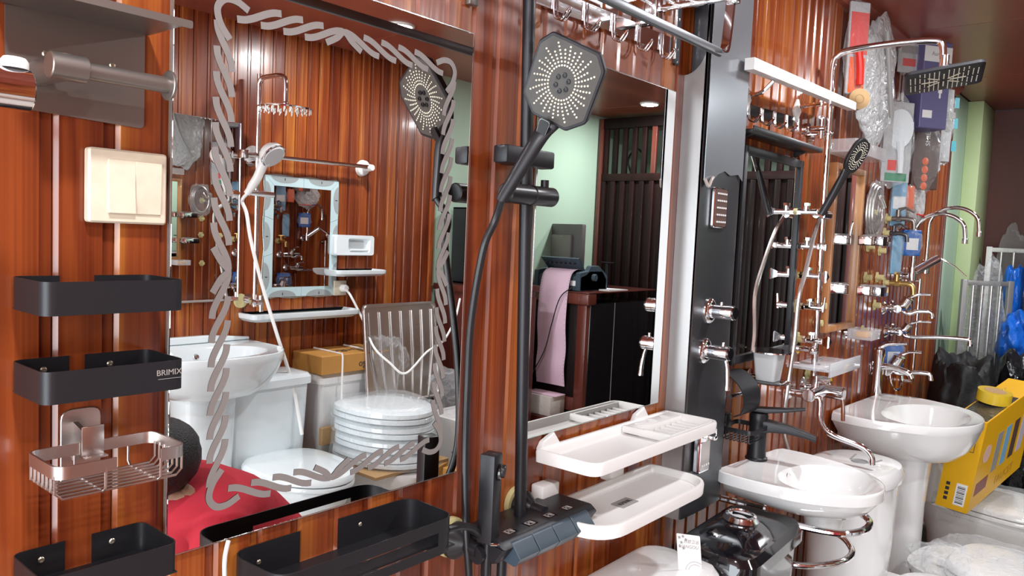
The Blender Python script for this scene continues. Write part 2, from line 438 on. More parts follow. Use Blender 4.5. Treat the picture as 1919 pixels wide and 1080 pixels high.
# black framed mirror under the thin black shelf
m3 = thing('wall_mirror', 'tall black framed mirror under the thin black shelf right of the shower panel', 'mirror', (2.16, 0, 1.44))
mm = M(m3.location); z0, z1, x0, x1 = 1.13, 1.708, 1.93, 2.36
for a, b, c, d in ((x0, x0+.022, z0, z1), (x1-.022, x1, z0, z1)): mm.box(a, b, -.028, -.0042, c, d, .002)
for c, d in ((z0, z0+.022), (z1-.022, z1)): mm.box(x0+.021, x1-.021, -.028, -.0042, c, d, .002)
mm.build('frame', BLK, m3)
M(m3.location).box(x0+.02, x1-.02, -.02, -.006, z0+.02, z1-.02).build('silvered_face', MIR, m3)
ts = thing('wall_shelf', 'thin black wall shelf above the black framed mirror', 'shelf', (2.13, 0, 1.735))
M(ts.location).box(1.87, 2.38, -.070, -.004, 1.733, 1.739, .001).box(1.87, 2.38, -.073, -.069, 1.733, 1.747, .001).build('shelf_board', BLKP, ts)
for xx in (1.92, 2.33): M(ts.location).prism([(-.004, 1.733), (-.004, 1.718), (-.008, 1.718), (-.045, 1.733)], 'yz', xx, xx+.014).build('bracket', BLKP, ts)
m4 = thing('wall_mirror', 'small mirror in a tan wooden frame right of the chrome rain shower', 'mirror', (2.84, 0, 1.45))
mm = M(m4.location); z0, z1, x0, x1 = 1.165, 1.735, 2.66, 2.985
for a, b, c, d in ((x0, x0+.02, z0, z1), (x1-.02, x1, z0, z1)): mm.box(a, b, -.032, -.0042, c, d, .002)
for c, d in ((z0, z0+.02), (z1-.02, z1)): mm.box(x0+.019, x1-.019, -.032, -.0042, c, d, .002)
mm.build('frame', WOODT, m4)
M(m4.location).box(x0+.018, x1-.018, -.018, -.006, z0+.018, z1-.018).build('silvered_face', MIR, m4)
# ------------------------------------------------------------------ left cluster on the display wall
def screw(t, x, y, z, d=(0, -1, 0), r=.0034, mt=None):
    m = M(t.location); d = Vector(d)
    m.lathe([(r*.9, 0), (r, .0006), (r*.7, .0016), (r*.35, .0018), (r*.3, .0008), (0, .0008)], (x, y, z), d, 14)
    m.build('screw', mt or ZINC, t)
# paper roll holder with shelf
t = thing('paper_holder', 'gunmetal toilet paper holder with a shelf on top, upper left', 'holder', (.33, 0, 1.60))
o = t.location
M(o).prism(rpoly([(.263, 1.648), (.396, 1.652), (.396, 1.547), (.263, 1.552)], [.0, .0, .006, .006]), 'xz', -.0042, -.0062).build('backplate', GREYM, t)
M(o).prism(rpoly([(.255, 0-.005), (.255, -.095), (.262, -.102), (.393, -.102), (.400, -.095), (.400, -.005)], .003), 'xy', 1.6485, 1.6505).prism(rpoly([(.257, 1.6505), (.257, 1.643), (.4, 1.643), (.4, 1.6505)], .002), 'xz', -.1025, -.1005).build('shelf', GREYM, t)
M(o).cyl((.292, -.006, 1.588), (.292, -.072, 1.588), .0125, seg=20).build('post', GREYM, t)
M(o).cyl((.279, -.068, 1.588), (.312, -.068, 1.588), .0125, bev=.001, seg=24).build('collar', GREYM, t)
M(o).cyl((.311, -.068, 1.588), (.391, -.068, 1.588), .0083, seg=24).build('bar', GREYM, t)
M(o).cyl((.391, -.068, 1.588), (.3945, -.068, 1.588), .0155, bev=.0008, seg=28).build('end_disc', GREYM, t)
screw(t, .298, -.0062, 1.608); screw(t, .362, -.0062, 1.609)
# chrome fixture cut off by the left edge
t = thing('towel_bar', 'thick polished chrome bar end with white knob, cut off by the left edge', 'bar', (.2, -.13, 1.55)); o = t.location
M(o).lathe([(.0, 0), (.0165, 0), (.0175, .001), (.0175, .14), (.016, .1405)], (.243, -.13, 1.5515), (-1, 0, 0), 32).build('bar', CHR, t)
M(o).lathe([(.0, .009), (.008, .009), (.010, .006), (.010, 0)], (.232, -.13, 1.5685), (0, 0, 1), 20, sx=1.2).build('knob', WPL, t)
M(o).cyl((.11, -.13, 1.5515), (.11, -.004, 1.5515), .009).build('wall_post', CHR, t)
M(o).cyl((.11, -.012, 1.5515), (.11, -.004, 1.5515), .024).build('wall_flange', CHR, t)
# light switch
t = thing('light_switch', 'cream two-gang rocker light switch with smudged rockers', 'switch', (.376, 0, 1.48)); o = t.location
M(o).prism(rpoly([(.335, 1.443), (.335, 1.521), (.4175, 1.521), (.4175, 1.443)], .004), 'xz', -.004, -.0165, .002).build('plate', CRM, t)
M(o).prism(rpoly([(.3535, 1.453), (.3535, 1.5105), (.4105, 1.5105), (.4105, 1.453)], .003), 'xz', -.0165, -.0175, .0005).build('bezel', CRM, t)
for a, b, tl in ((.3545, .3815, .002), (.3823, .4095, -.001)):
    m = M(o); m.hexahedron([(a, -.0175, 1.454), (b, -.0175, 1.454), (b, -.0175, 1.5095), (a, -.0175, 1.5095), (a, -.0195-tl*.8, 1.454), (b, -.0195-tl*.8, 1.454), (b, -.0195+tl*.8, 1.5095), (a, -.0195+tl*.8, 1.5095)]).build('rocker', CRM, t)
# black wall trays
def small_tray(name, label, x0, x1, z0, z1, dep, gap, zb=None, slots=0, side=False):
    t = thing(name, label, 'tray', ((x0+x1)/2, 0, z0), group=None); o = t.location
    r = .012
    p = rpoly([(gap[1], -.005), (x1, -.005), (x1, -dep), (x0, -dep), (x0, -.005), (gap[0], -.005)], r, 5, closed=False)
    M(o).band(p, z0, z1, .0012).build('rim_band', BLK, t)
    fo = rpoly([(x1, -.005), (x1, -dep), (x0, -dep), (x0, -.005)], [.006, r, r, .006], 5)
    m = M(o)
    if not slots: m.prism(fo, 'xy', z0, z0+.0012)
    else:                                     # floor of strips between slots
        n = slots; ys = [-.006-(dep-.006)*k/(n*2+1) for k in range(n*2+2)]
        for k in range(n*2+1):
            a, b = ys[k], ys[k+1]
            if k % 2 == 0: m.box(x0+.001, x1-.001, b, a, z0, z0+.0014)
            else:
                for c, d in ((x0+.001, x0+.018), ((x0+x1)/2-.008, (x0+x1)/2+.008), (x1-.018, x1-.001)): m.box(c, d, b, a, z0, z0+.0014)
    m.build('floor_plate', BLK, t)
    for k, xx in enumerate(((x0+gap[0])/2+.002, gap[1]+(x1-gap[1])*.38)): screw(t, xx, -.0058, (z0+z1)/2+.003)
    return t
t = small_tray('soap_tray', 'plain black wall tray below the cream light switch, upper of two', .268, .403, 1.355, 1.387, .088, (.312, .346))
t = small_tray('soap_tray', 'black wall tray with grey lettering, above the steel wire basket', .268, .403, 1.272, 1.303, .090, (.3215, .337))
text('lettering', 'BRIMIX', .0085, basis(Vector((.386, -.0908, 1.291))-t.location, (1, 0, 0), (0, 0, 1)), mat('pale_lettering', (.30, .27, .25), .4), t)
m = M(t.location); m.box(.3745, .3985, -.0912, -.0906, 1.2845, 1.2849).build('lettering', GREYI, t)
t = small_tray('soap_tray', 'black slotted wall tray under the steel wire basket, bottom left', .268, .400, 1.072, 1.105, .088, (.318, .345), slots=4)
# steel wire basket
t = thing('soap_basket', 'brushed steel wire soap basket on a rounded wall bracket', 'basket', (.333, 0, 1.2)); o = t.location
M(o).prism(rpoly([(.313, 1.168), (.313, 1.246), (.353, 1.246), (.353, 1.168)], [.002, .012, .012, .002]), 'xz', -.0042, -.0065, .0006).build('wall_plate', STEEL, t)
m = M(o); m.prism([(-.006, 1.232), (-.006, 1.190), (-.034, 1.214), (-.034, 1.226)], 'yz', .325, .330); m.box(.323, .345, -.0345, -.0325, 1.200, 1.232, .0006)
m.box(.323, .345, -.045, -.0325, 1.2, 1.202, .0005); m.build('hook_arm', STEEL, t)
x0, x1, y0, y1, z0, z1 = .274, .398, -.030, -.104, 1.203, 1.2155
p = rpoly([(x0, y0), (x1, y0), (x1, y1), (x0, y1)], .012, 5)
q = [(.330, y1)]
pf = rpoly([(.372, y1), (x1, y1), (x1, y0), (x0, y0), (x0, y1), (.328, y1)], .012, 5, closed=False)
M(o).band(pf, z0, z1, .0022).build('rim_band', STEEL, t)
for k in range(7):
    yy = y0-.008-(k/6)*(abs(y1-y0)-.014)
    e = .004 if k in (0, 6) else 0
    M(o).tube([(x0+.001, yy, z0+.003), (x0+.001, yy, z0-.014), (x0+.007, yy, z0-.020), (x1-.007, yy, z0-.020), (x1-.001, yy, z0-.014), (x1-.001, yy, z0+.003)], .0013, 6).build('wire', STEEL, t)
for xx in (.318, .372):
    M(o).tube([(xx, y1, z0+.003), (xx, y1, z0-.016), (xx, y1+.006, z0-.021), (xx, y0-.006, z0-.021), (xx, y0, z0-.016), (xx, y0, z0+.002)], .0013, 6).build('cross_wire', STEEL, t)
# big black shelf under the etched mirror
t = thing('bath_shelf', 'long black slotted wall shelf below the etched mirror', 'shelf', (.65, 0, .99)); o = t.location
x0, x1, z0, z1, dep = .508, .812, .985, 1.036, .122
p = rpoly([(.676, -.006), (x1, -.006), (x1-.004, -dep+.012), (x0+.004, -dep+.012), (x0, -.006), (.612, -.006)], .028, 6, closed=False)
def bandcut(m, pts, z0, z1, th, holes):
    """band with rectangular windows given as path-index ranges"""
    n = len(pts)
    segs = [(0, n-1, z0, z1)]
    for i0, i1, a, b in holes:
        new = []
        for s0, s1, c, d in segs:
            if s0 <= i0 and i1 <= s1 and (c, d) == (z0, z1): new += [(s0, i0, c, d), (i0, i1, c, a), (i0, i1, b, d), (i1, s1, c, d)]
            else: new.append((s0, s1, c, d))
        segs = new
    for s0, s1, c, d in segs:
        if s1 > s0: m.band(pts[s0:s1+1], c, d, th)
def densify(pts, step):
    o = []
    for a, b in zip(pts, pts[1:]):
        a = Vector(a); b = Vector(b); k = max(1, int((b-a).length/step))
        o += [tuple(a+(b-a)*i/k) for i in range(k)]
    return o+[tuple(pts[-1])]
pd = densify(p, .006)
hi = [i for i, q in enumerate(pd) if q[1] < -dep+.013 and x0+.09 < q[0] < x1-.035]
m = M(o); bandcut(m, pd, z0, z1, .0016, [(min(hi), max(hi), z0+.014, z0+.034)] if hi else [])
m.build('rim_band', BLK, t)
m = M(o); ys = [-.007, -.030, -.036, -.060, -.066, -.094, -dep+.012]
for k in range(6):
    a, b = ys[k+1], ys[k]
    if k % 2 == 0: m.box(x0+.004, x1-.004, a, b, z0+.006, z0+.0078)
    else:
        for c, d in ((x0+.004, .535), (.612, .672), (.765, x1-.004)): m.box(c, d, a, b, z0+.006, z0+.0078)
m.build('floor_plate', BLK, t)
screw(t, .549, -.0068, 1.012); screw(t, .715, -.0068, 1.018)
# white cable hanging left of the shelf
pts = [A(428, 1014, -.012), A(424, 1030, -.016), A(421, 1050, -.017), A(421, 1085, -.016), A(424, 1200, -.014)]
tag(M(pts[0]).tube(pts, .0028, 8, n=4).build('cable', WPL), 'white cable hanging at the left end of the long black shelf', 'cable').location = pts[0]
# small bronze bracket at the top edge
a = A(886, 3, -.012)
t = thing('bracket', 'small bronze bracket at the top edge between the two mirrors', 'bracket', a)
M(a).box(a.x-.010, a.x+.010, -.016, -.004, a.z-.006, a.z+.03, .002).box(a.x-.007, a.x+.007, -.028, -.016, a.z+.004, a.z+.03, .002).build('block', GREYM, t)
screw(t, a.x, -.0282, a.z+.012)

# ------------------------------------------------------------------ black shower column
t = thing('shower_column', 'matt black shower column with piano-key mixer between the mirrors', 'shower', (.98, 0, .95)); o = t.location
PT, PB = Vector((.983, -.055, 2.0)), Vector((1.0285, -.055, .965))
def onpole(z): return PB+(PT-PB)*((z-PB.z)/(PT.z-PB.z))
M(o).cyl(PB, PT+(PT-PB)*.2, .0105, seg=24).build('pole', BLK, t)
br = onpole(1.577)
M(o).box(br.x-.065, br.x+.062, -.068, -.038, 1.563, 1.592, .004).box(br.x-.014, br.x+.014, -.05, -.006, 1.566, 1.589, .003).build('clamp_bracket', BLK, t)
sl = onpole(1.517)
m = M(o); m.lathe([(.0, 0), (.014, 0), (.0165, .002), (.0165, .060), (.015, .062), (.015, .064), (.0165, .066), (.0165, .122), (.0145, .125), (0, .125)], (sl.x-.066, -.066, 1.5155), (1, 0, .0), 32)
m.build('slider', BLKP, t)
M(o).cyl((sl.x+.036, -.066, 1.531), (sl.x+.036, -.066, 1.543), .007, seg=16).build('slider_knob', BLKP, t)
# mixer body
zb = .953
bx0, bx1 = .912, 1.172
prof = [(-.020, zb+.012), (-.020, zb-.028), (-.060, zb-.040), (-.102, zb-.026), (-.122, zb+.002), (-.108, zb+.012)]
M(o).prism(rpoly(prof, .003, 2), 'yz', bx0, bx1, .004).build('mixer_body', BLK, t)
for k in range(4):
    a = bx0+.020+k*.0535
    M(o).prism(rpoly([(-.096, zb+.0105), (-.118, zb+.0075), (-.136, zb-.014), (-.124, zb-.030), (-.098, zb-.026)], .002, 2), 'yz', a, a+.0515, .0012).build('key', BLUET, t, label='slate blue piano key of the mixer')
    q = M(o).box(a+.012, a+.038, -.100, -.082, zb+.0118, zb+.0124).build('pictogram', BLKG, t)
    m = M(o); cx = a+.025; zz = zb+.0128
    for qx, qy, w_ in ((-.007, 0, .0012), (.007, 0, .0012)): m.box(cx+qx-w_, cx+qx+w_, -.097, -.085, zz-.0004, zz)
    m.tube([(cx-.005, -.094, zz), (cx, -.087 if k % 2 else -.088, zz), (cx+.005, -.094, zz)], .0006, 4, n=3)
    m.box(cx-.007, cx+.007, -.0975, -.0967, zz-.0004, zz); m.box(cx-.007, cx+.007, -.0853, -.0845, zz-.0004, zz)
    m.build('pictogram', GREYI, q)
for xx, zz, r in ((.905, .945, .033), (1.075, .962, .030)):
    M(o).lathe([(.0, .010), (r*.98, .010), (r, .006), (r, .0)], (xx, -.0042, zz+.002), (0, -1, 0), 28).build('wall_washer', IVO, t, label='ivory plastic washer behind the black flange')
    M(o).lathe([(.0, .030), (.012, .030), (.017, .024), (r*.85, .012), (r*.92, .009), (r*.92, .0)], (xx+.004, -.0148, zz-.002), (0, -1, 0), 28).build('flange', BLKP, t)
    M(o).cyl((xx+.004, -.03, zz-.002), (xx+.004, -.07, zz-.004), .013).build('union', BLKP, t)
M(o).cyl((.900, -.070, .935), (.955, -.070, .940), .0145, seg=20).build('elbow', BLKP, t)
# outlets below the mixer
for xx, yy in ((.921, -.075), (.949, -.085)): M(o).cyl((xx, yy, zb-.03), (xx, yy, zb-.065), .0085).build('outlet', BLKP, t)
# hose
H0 = A(948, 352, -.092)
# hand shower (lifts out of its slider)
hc = Vector((.950, -.160, 1.6805))
hs = thing('hand_shower', 'matt black square hand shower with cream nozzles resting in the slider', 'shower head', (.9, -.12, 1.52)); oh = hs.location
n_ = Vector((-.93, -.15, -.30)).normalized()
ax_ = (hc-H0); ax_ = (ax_-n_*ax_.dot(n_)).normalized(); sx_ = ax_.cross(n_).normalized()
def HP(u, v, w_=0): return hc+sx_*u+ax_*v+n_*w_
K = .057
outl = rpoly([(-K*.55, -K*1.15), (K*.55, -K*1.15), (K*1.02, -K*.72), (K*1.02, K*.76), (K*.72, K*1.12), (-K*.72, K*1.12), (-K*1.02, K*.76), (-K*1.02, -K*.72)], .004, 3)
def sc(p, k): return [(a*k, b*k) for a, b in p]
M(oh).ring([[HP(a, b, -.016) for a, b in sc(outl, .80)], [HP(a, b, -.012) for a, b in sc(outl, .97)], [HP(a, b, -.001) for a, b in outl], [HP(a, b, .001) for a, b in sc(outl, .975)]]).build('head', BLK, hs)
M(oh).ring([[HP(a, b, .0005) for a, b in sc(outl, .93)], [HP(a, b, .0016) for a, b in sc(outl, .92)]]).build('face_plate', mat('dark_grey_face', (.06, .055, .05), .4), hs)
m = M(oh)
for k in range(32):
    ang = 2*PI*k/32
    for j in range(7):
        r = K*(.44+j*.094)
        if j > 4 and (k % 2): continue
        aa = ang+j*.02
        u_, v_ = r*math.cos(aa)*.92, r*math.sin(aa)*1.05
        if j == 6 and abs(math.sin(2*aa)) > .92: pass
        if abs(u_) > K*.86 or abs(v_) > K*1.0: continue
        m.lathe([(.0017, 0), (.0015, .0016), (.0, .0018)], HP(u_, v_, .0012), n_, 7)
m.build('nozzle', NOZ, hs, label='cream rubber spray nozzles', kind='stuff')
for k in range(6):
    a_ = PI/2+k*PI/3
    M(oh).lathe([(.0042, 0), (.0040, .0022), (.0022, .0024), (.0018, .001), (0, .001)], HP(math.cos(a_)*.0105, math.sin(a_)*.0125, .0014), n_, 14).build('centre_nozzle', BLKP, hs)
# handle: lofted from head to hose end
P0 = HP(0, -K*.95, -.007); P3 = H0-ax_*.02
hp = [HP(0, -K*.7, -.007), HP(0, -K*1.15, -.008), P0+(P3-P0)*.25, P0+(P3-P0)*.6, P3]
wd = [.026, .0175, .0135, .0120, .0098]; th_ = [.008, .0085, .0095, .0105, .0098]
rings = []
cen = catmull(hp, 5); ws = catmull([Vector((a, b, 0)) for a, b in zip(wd, th_)], 5)
for c, ww in zip(cen, ws): rings.append([c+sx_*(ww.x*math.cos(q))+n_*(ww.y*math.sin(q)) for q in [2*PI*i/20 for i in range(20)]])
M(oh).ring(rings).build('handle', BLK, hs)
bp = P0+(P3-P0)*.17+n_*.0085
btn = rpoly([(-.0085, .016), (.0085, .016), (.006, -.018), (-.006, -.018)], .005, 4)
M(oh).ring([[bp+sx_*a*1.15+ax_*b*1.1-n_*.004 for a, b in btn], [bp+sx_*a*1.15+ax_*b*1.1+n_*.0006 for a, b in btn]]).build('button_rim', BLKG, hs)
M(oh).ring([[bp+sx_*a+ax_*b for a, b in btn], [bp+sx_*a+ax_*b+n_*.0016 for a, b in btn]]).build('button', BLK, hs)
e = P3
hose = [e, e-ax_*.04, A(905, 470, -.052), A(883, 600, -.030), A(876, 720, -.020), A(872, 850, -.020), A(873, 980, -.045), A(880, 1090, -.055), A(884, 1200, -.055)]
M(oh).tube(hose, .0062, 12, n=8).build('hose', BLKP, hs)
# bidet sprayer standing in its bracket
bs = thing('bidet_sprayer', 'square black bidet sprayer standing upright left of the piano-key mixer', 'sprayer', (.918, -.082, .97)); ob = bs.location
m = M(ob); R_ = Matrix.Rotation(math.radians(14), 3, 'Z')
m.box(.900, .930, -.095, -.068, .958, 1.102, .003, rot=R_); m.build('body', BLK, bs)
nn = R_ @ Vector((0, -1, 0)); c = Vector((.915, -.0815, 1.072))+nn*.012+Vector((.004, 0, 0))
M(ob).lathe([(.0135, 0), (.0135, .003), (.0115, .004), (.010, .003), (.0, .002)], c, (nn+Vector((.35, 0, -.1))), 20).build('trigger_ring', BLKG, bs)
M(ob).lathe([(.0105, 0), (.0105, .005), (.0095, .0065), (.0, .007)], c+Vector((.003, -.002, .002)), (nn+Vector((.35, 0, -.1))), 20).build('trigger', BLKP, bs)
M(ob).cyl((.915, -.0815, .96), (.915, -.0815, .90), .006).build('hose_tail', BLKP, bs)
M(ob).tube([(.90, -.10, .962), (.916, -.106, .960), (.932, -.098, .962)], .0022, 8, n=4).build('collar', CHR, bs)
# black hose crossing from the shelf end to the elbow
pts = [A(838, 992, -.07), A(862, 987, -.07), A(885, 990, -.075), A(900, 1003, -.075)]
tag(M(pts[0]).tube(pts, .006, 10, n=5).build('hose', BLKP), 'short black hose between the long black shelf and the piano-key mixer', 'hose').location = pts[0]
# ------------------------------------------------------------------ hook rails
def hook_rail(label, p0, p1, hgt, n, gapx0, gapx1, tiph=.05, th=.003):
    t = thing('hook_rail', label, 'hooks', ((p0.x+p1.x)/2, 0, (p0.z+p1.z)/2)); o = t.location
    M(o).hexahedron([(p0.x, -.012, p0.z), (p1.x, -.012, p1.z), (p1.x, -.0045, p1.z), (p0.x, -.0045, p0.z),
                     (p0.x, -.012, p0.z+hgt), (p1.x, -.012, p1.z+hgt), (p1.x, -.0045, p1.z+hgt), (p0.x, -.0045, p0.z+hgt)]).build('rail', CHR, t)
    for k in range(n):
        f = gapx0+(gapx1-gapx0)*k/(n-1); x = p0.x+(p1.x-p0.x)*f; z = p0.z+(p1.z-p0.z)*f
        m = M(o); w_ = .0048
        for s in (-1, 1):
            m.tube([(x+s*w_, -.014, z+hgt*.95), (x+s*w_, -.015, z-.004), (x+s*w_, -.020, z-.016), (x+s*w_, -.031, z-.019), (x+s*w_, -.042, z-.009), (x+s*w_*.6, -.046, z-.003)], .0022, 7, n=4)
        m.tube([(x-w_*.6, -.046, z-.003), (x, -.0465, z-.001), (x+w_*.6, -.046, z-.003)], .0022, 7)
        m.build('hook', CHR, t)
    return t
hook_rail('chrome rail of five double wire hooks above the plain mirror', A(1003, 6, -.01), A(1256, 102, -.01), .036, 5, .11, .90)
hook_rail('chrome rail of hooks between the two white diamond plates', A(1388, 212, -.01), A(1497, 240, -.01), .028, 5, .1, .95)
# towel rack above the hooks
t = thing('towel_rack', 'polished folding towel rack with a dark flat bar, above the plain mirror', 'rack', (1.6, 0, 1.95)); o = t.location
yb = -.215
b0 = A(1090, -10, yb); b1 = A(1350, 99, yb)
zt = A(1395, 15, yb).z; zb_ = b1.z
m = M(o); m.box(.66, b1.x, yb-.004, yb+.004, zb_-.008, zb_+.008, .0025)
m.build('lower_bar', STEELD, t)
e1 = b1.x
m = M(o)
pth = [(e1-.004, yb, zb_), (e1+.010, yb, zb_+.002), (e1+.022, yb+.001, zb_+.014), (e1+.030, yb+.002, zb_+.05), (e1+.038, yb+.003, zt)]
P_ = catmull(pth, 5)
m.ring([[p+Vector((.004, -.008, 0)), p+Vector((.004, .008, 0)), p+Vector((-.004, .008, .002)), p+Vector((-.004, -.008, .002))] for p in P_]).build('end_arm', CHR, t)
xr = e1+.038
m = M(o); m.box(xr-.010, xr+.010, yb-.012, yb+.010, zt-.006, zt+.022, .002); m.build('corner_block', CHR, t)
M(o).box(xr-.006, xr+.006, yb, -.01, zt+.002, zt+.014, .002).build('side_arm', CHR, t)
M(o).box(.66, xr, yb-.006, yb+.006, zt+.010, zt+.022, .003).build('shelf_bar', CHR, t)
for yy in (-.17, -.13, -.09, -.05): M(o).cyl((.66, yy, zt+.016), (xr, yy, zt+.016), .0045, seg=12).build('shelf_bar', CHR, t)
wx = A(1268, 60, -.006).x
M(o).box(xr-.014, xr+.014, -.06, -.0045, zt-.02, zt+.03, .003).build('wall_mount', CHR, t)
t = thing('wall_bracket', 'narrow upright black bracket with chrome edge and screws, left of the shower panel', 'bracket', (wx, 0, 1.9)); o = t.location
z0_ = A(1262, 122, -.006).z
M(o).prism(rpoly([(wx-.009, z0_), (wx+.011, z0_), (wx+.011, z0_+.26), (wx-.009, z0_+.26)], .008), 'xz', -.0045, -.0105).build('plate', BLKG, t)
M(o).box(wx-.013, wx-.009, -.013, -.0045, z0_+.012, z0_+.26, .001).build('edge_strip', CHR, t)
M(o).box(wx-.012, wx+.018, -.05, -.0105, z0_+.125, z0_+.2, .003).build('clamp_block', CHR, t)
for dz in (.008, .035, .10): screw(t, wx+.001, -.0105, z0_+dz, mt=CHR)

# ------------------------------------------------------------------ steel shower panel
t = thing('shower_tower', 'tall dark steel shower panel with silver side, small jet plate and two chrome knobs', 'shower panel', (1.7, 0, 1.4)); o = t.location
yf = -.058
def fx(z): return 1.613+(z-.9)*-.012
za, zz = .80, 2.25
side = [(-.0045, za), (yf+.008, za), (yf, za+.003)]
xl, xr_ = 1.626, 1.842
m = M(o)   # front cover, slightly bowed
cs = [(xl, yf+.004), (xl+.004, yf), (xl+.02, yf-.002), ((xl+xr_)/2, yf-.005), (xr_-.02, yf-.002), (xr_-.004, yf), (xr_, yf+.004), (xr_, -.02), (xl, -.02)]
m.ring([[(a, b, za) for a, b in cs], [(a, b, zz) for a, b in cs]]).build('front_cover', STEELD, t)
# silver side plate with concave cut at the top
zc_ = 1.83; R0 = .062
poly = [(yf+.004, za), (yf+.004, zz), (yf+.026, zz), (yf+.026, zc_+.062)]
poly = [(-.0045, za), (-.0045, zc_)] + [(-.0045-(R0*(1-math.cos(q)))*0-R0*math.sin(q)*.88, zc_+R0*1.15*(1-math.cos(q))) for q in [PI/2*k/10 for k in range(1, 11)]] + [(yf+.021, zz), (yf+.003, zz), (yf+.003, za)]
M(o).prism(poly, 'yz', xl-.0035, xl+.0005).build('side_plate', SILV, t)
M(o).prism(poly, 'yz', xr_-.0005, xr_+.0035).build('side_plate', SILV, t)
# peeled protective film on the upper half
zf = A(1340, 330, yf).z
fp = [(xl+.004, zf-.015), (xl+.018, zf-.03), (xl+.03, zf-.018), (xl+.05, zf-.012), (xl+.075, zf+.004), (xl+.11, zf+.014), (xl+.14, zf+.006), (xr_-.03, zf+.012), (xr_-.004, zf-.002), (xr_-.004, zz), (xl+.004, zz)]
M(o).prism(fp, 'xz', yf-.0062, yf-.0072).build('protective_film', mat('grey_blue_film', (.30, .33, .36), .22, .5, coat=.5), t, label='torn grey-blue protective film')
M(o).tube([(xl+.006, yf-.0075, zf-.012), (xl+.018, yf-.012, zf-.028), (xl+.028, yf-.014, zf-.012), (xl+.045, yf-.009, zf-.006)], .004, 6, n=4).build('film_curl', mat('film_back', (.42, .36, .33), .5), t)
# jet plate
pj = A(1346, 390, yf-.006)
hw, hh = .035, .047
jp = thing if False else None
q = M(o).prism(rpoly([(pj.x-hw, pj.z-hh), (pj.x+hw, pj.z-hh), (pj.x+hw, pj.z+hh), (pj.x-hw, pj.z+hh)], .007), 'xz', yf-.004, yf-.013, .002).build('jet_plate', CHR, t)
M(o).prism(rpoly([(pj.x-hw*.86, pj.z-hh*.93), (pj.x+hw*.86, pj.z-hh*.93), (pj.x+hw*.86, pj.z+hh*.93), (pj.x-hw*.86, pj.z+hh*.93)], .006), 'xz', yf-.0125, yf-.0138).build('insert', BROWNB, q)
m = M(o)
for i in range(5):
    for j in range(5):
        m.cyl((pj.x+(i-2)*.0105, yf-.0135, pj.z+(j-2)*.0165), (pj.x+(i-2)*.0105, yf-.0165, pj.z+(j-2)*.0165), .0022, seg=8)
m.build('jets', WPL, q)
# knobs
for k, (px_, py_) in enumerate(((1331, 583), (1322, 658))):
    c = A(px_, py_, yf-.006)
    q = M(o).lathe([(.0, 0), (.030, 0), (.030, .004), (.026, .008), (.018, .010)], (c.x, yf-.003, c.z), (0, -1, 0), 32).build('rosette', CHR, t)
    m = M(o); m.lathe([(.0155, 0), (.0165, .004), (.0165, .040), (.0165, .041), (.0172, .0415), (.0172, .056), (.0155, .058), (0, .058)], (c.x, yf-.008, c.z), (0, -1, 0), 32)
    m.build('knob', CHR, q)
    M(o).lathe([(.0158, 0), (.0158, .003), (.014, .0045), (0, .0045)], (c.x, yf-.0655, c.z), (0, -1, 0), 28).build('cap', BLKG, q)
    if k == 0:
        M(o).cyl((c.x, yf-.034, c.z+.014), (c.x, yf-.034, c.z+.024), .0038, bev=.0008).build('stop_button', CHR, q)
    else:
        M(o).cyl((c.x+.0, yf-.050, c.z+.014), (c.x+.0, yf-.050, c.z+.026), .0035, bev=.0008).build('stop_button', CHR, q)
        M(o).tube([(c.x, yf-.056, c.z-.010), (c.x, yf-.062, c.z-.03), (c.x-.002, yf-.066, c.z-.058), (c.x-.003, yf-.067, c.z-.084)], [.0045, .0048, .0055, .0065], 12, n=4).build('lever', CHR, q)
# chrome tissue / soap box on the lower panel
c = A(1313, 845, yf-.01)
t = thing('soap_holder', 'chrome box-shaped soap holder on the lower shower panel', 'soap holder', (c.x, yf, c.z)); o = t.location
M(o).prism(rpoly([(c.x-.030, c.z-.05), (c.x+.026, c.z-.05), (c.x+.026, c.z+.042), (c.x-.030, c.z+.042)], .006), 'xz', yf-.006, yf-.022, .002).build('body', CHR, t)
M(o).prism(rpoly([(c.x-.025, c.z-.045), (c.x+.021, c.z-.045), (c.x+.021, c.z+.026), (c.x-.025, c.z+.026)], .005), 'xz', yf-.0222, yf-.0235).build('front_panel', STEEL, t)
m = M(o)
for k in range(4): m.cyl((c.x-.015+k*.011, yf-.0234, c.z-.032), (c.x-.015+k*.011, yf-.0244, c.z-.032), .003, seg=10)
m.build('hole', WHITE, t)
M(o).tube([(c.x-.022, yf-.03, c.z+.048), (c.x+.026, yf-.034, c.z+.052), (c.x+.028, yf-.034, c.z+.034), (c.x+.010, yf-.030, c.z+.032)], .0026, 8).box(c.x+.008, c.x+.026, yf-.040, yf-.02, c.z+.028, c.z+.038, .002).build('clip', CHR, t)

# ------------------------------------------------------------------ white two-tier shelf
t = thing('wall_shelf', 'white plastic two-tier bath shelf below the plain mirror', 'shelf', (1.36, 0, 1.0)); o = t.location
def tray_shelf(x0, x1, y0, y1, zt, rb, rf, drop, name):
    """loft rings: outer skirt, rim, basin floor"""
    def rr(d, z, k=1.0):
        return [(a, b, z) for a, b in rpoly([(x0+d, y0-d), (x0+d, y1+d), (x1-d, y1+d), (x1-d, y0-d)], [max(.003, rb-d), max(.004, rf-d), max(.004, rf-d), max(.003, rb-d)], 7)]
    m = M(o); m.ring([rr(.006, zt-.026), rr(.0, zt-.024), rr(-.001, zt-.004), rr(.001, zt), rr(.006, zt), rr(.009, zt-.004), rr(.013, zt-drop), rr(.018, zt-drop-.002)])
    return m.build(name, WPL, t)
U = (1.118, 1.612, -.012, -.148, 1.056)
tray_shelf(U[0], U[1], U[2], U[3], U[4], .008, .026, .016, 'upper_tray')
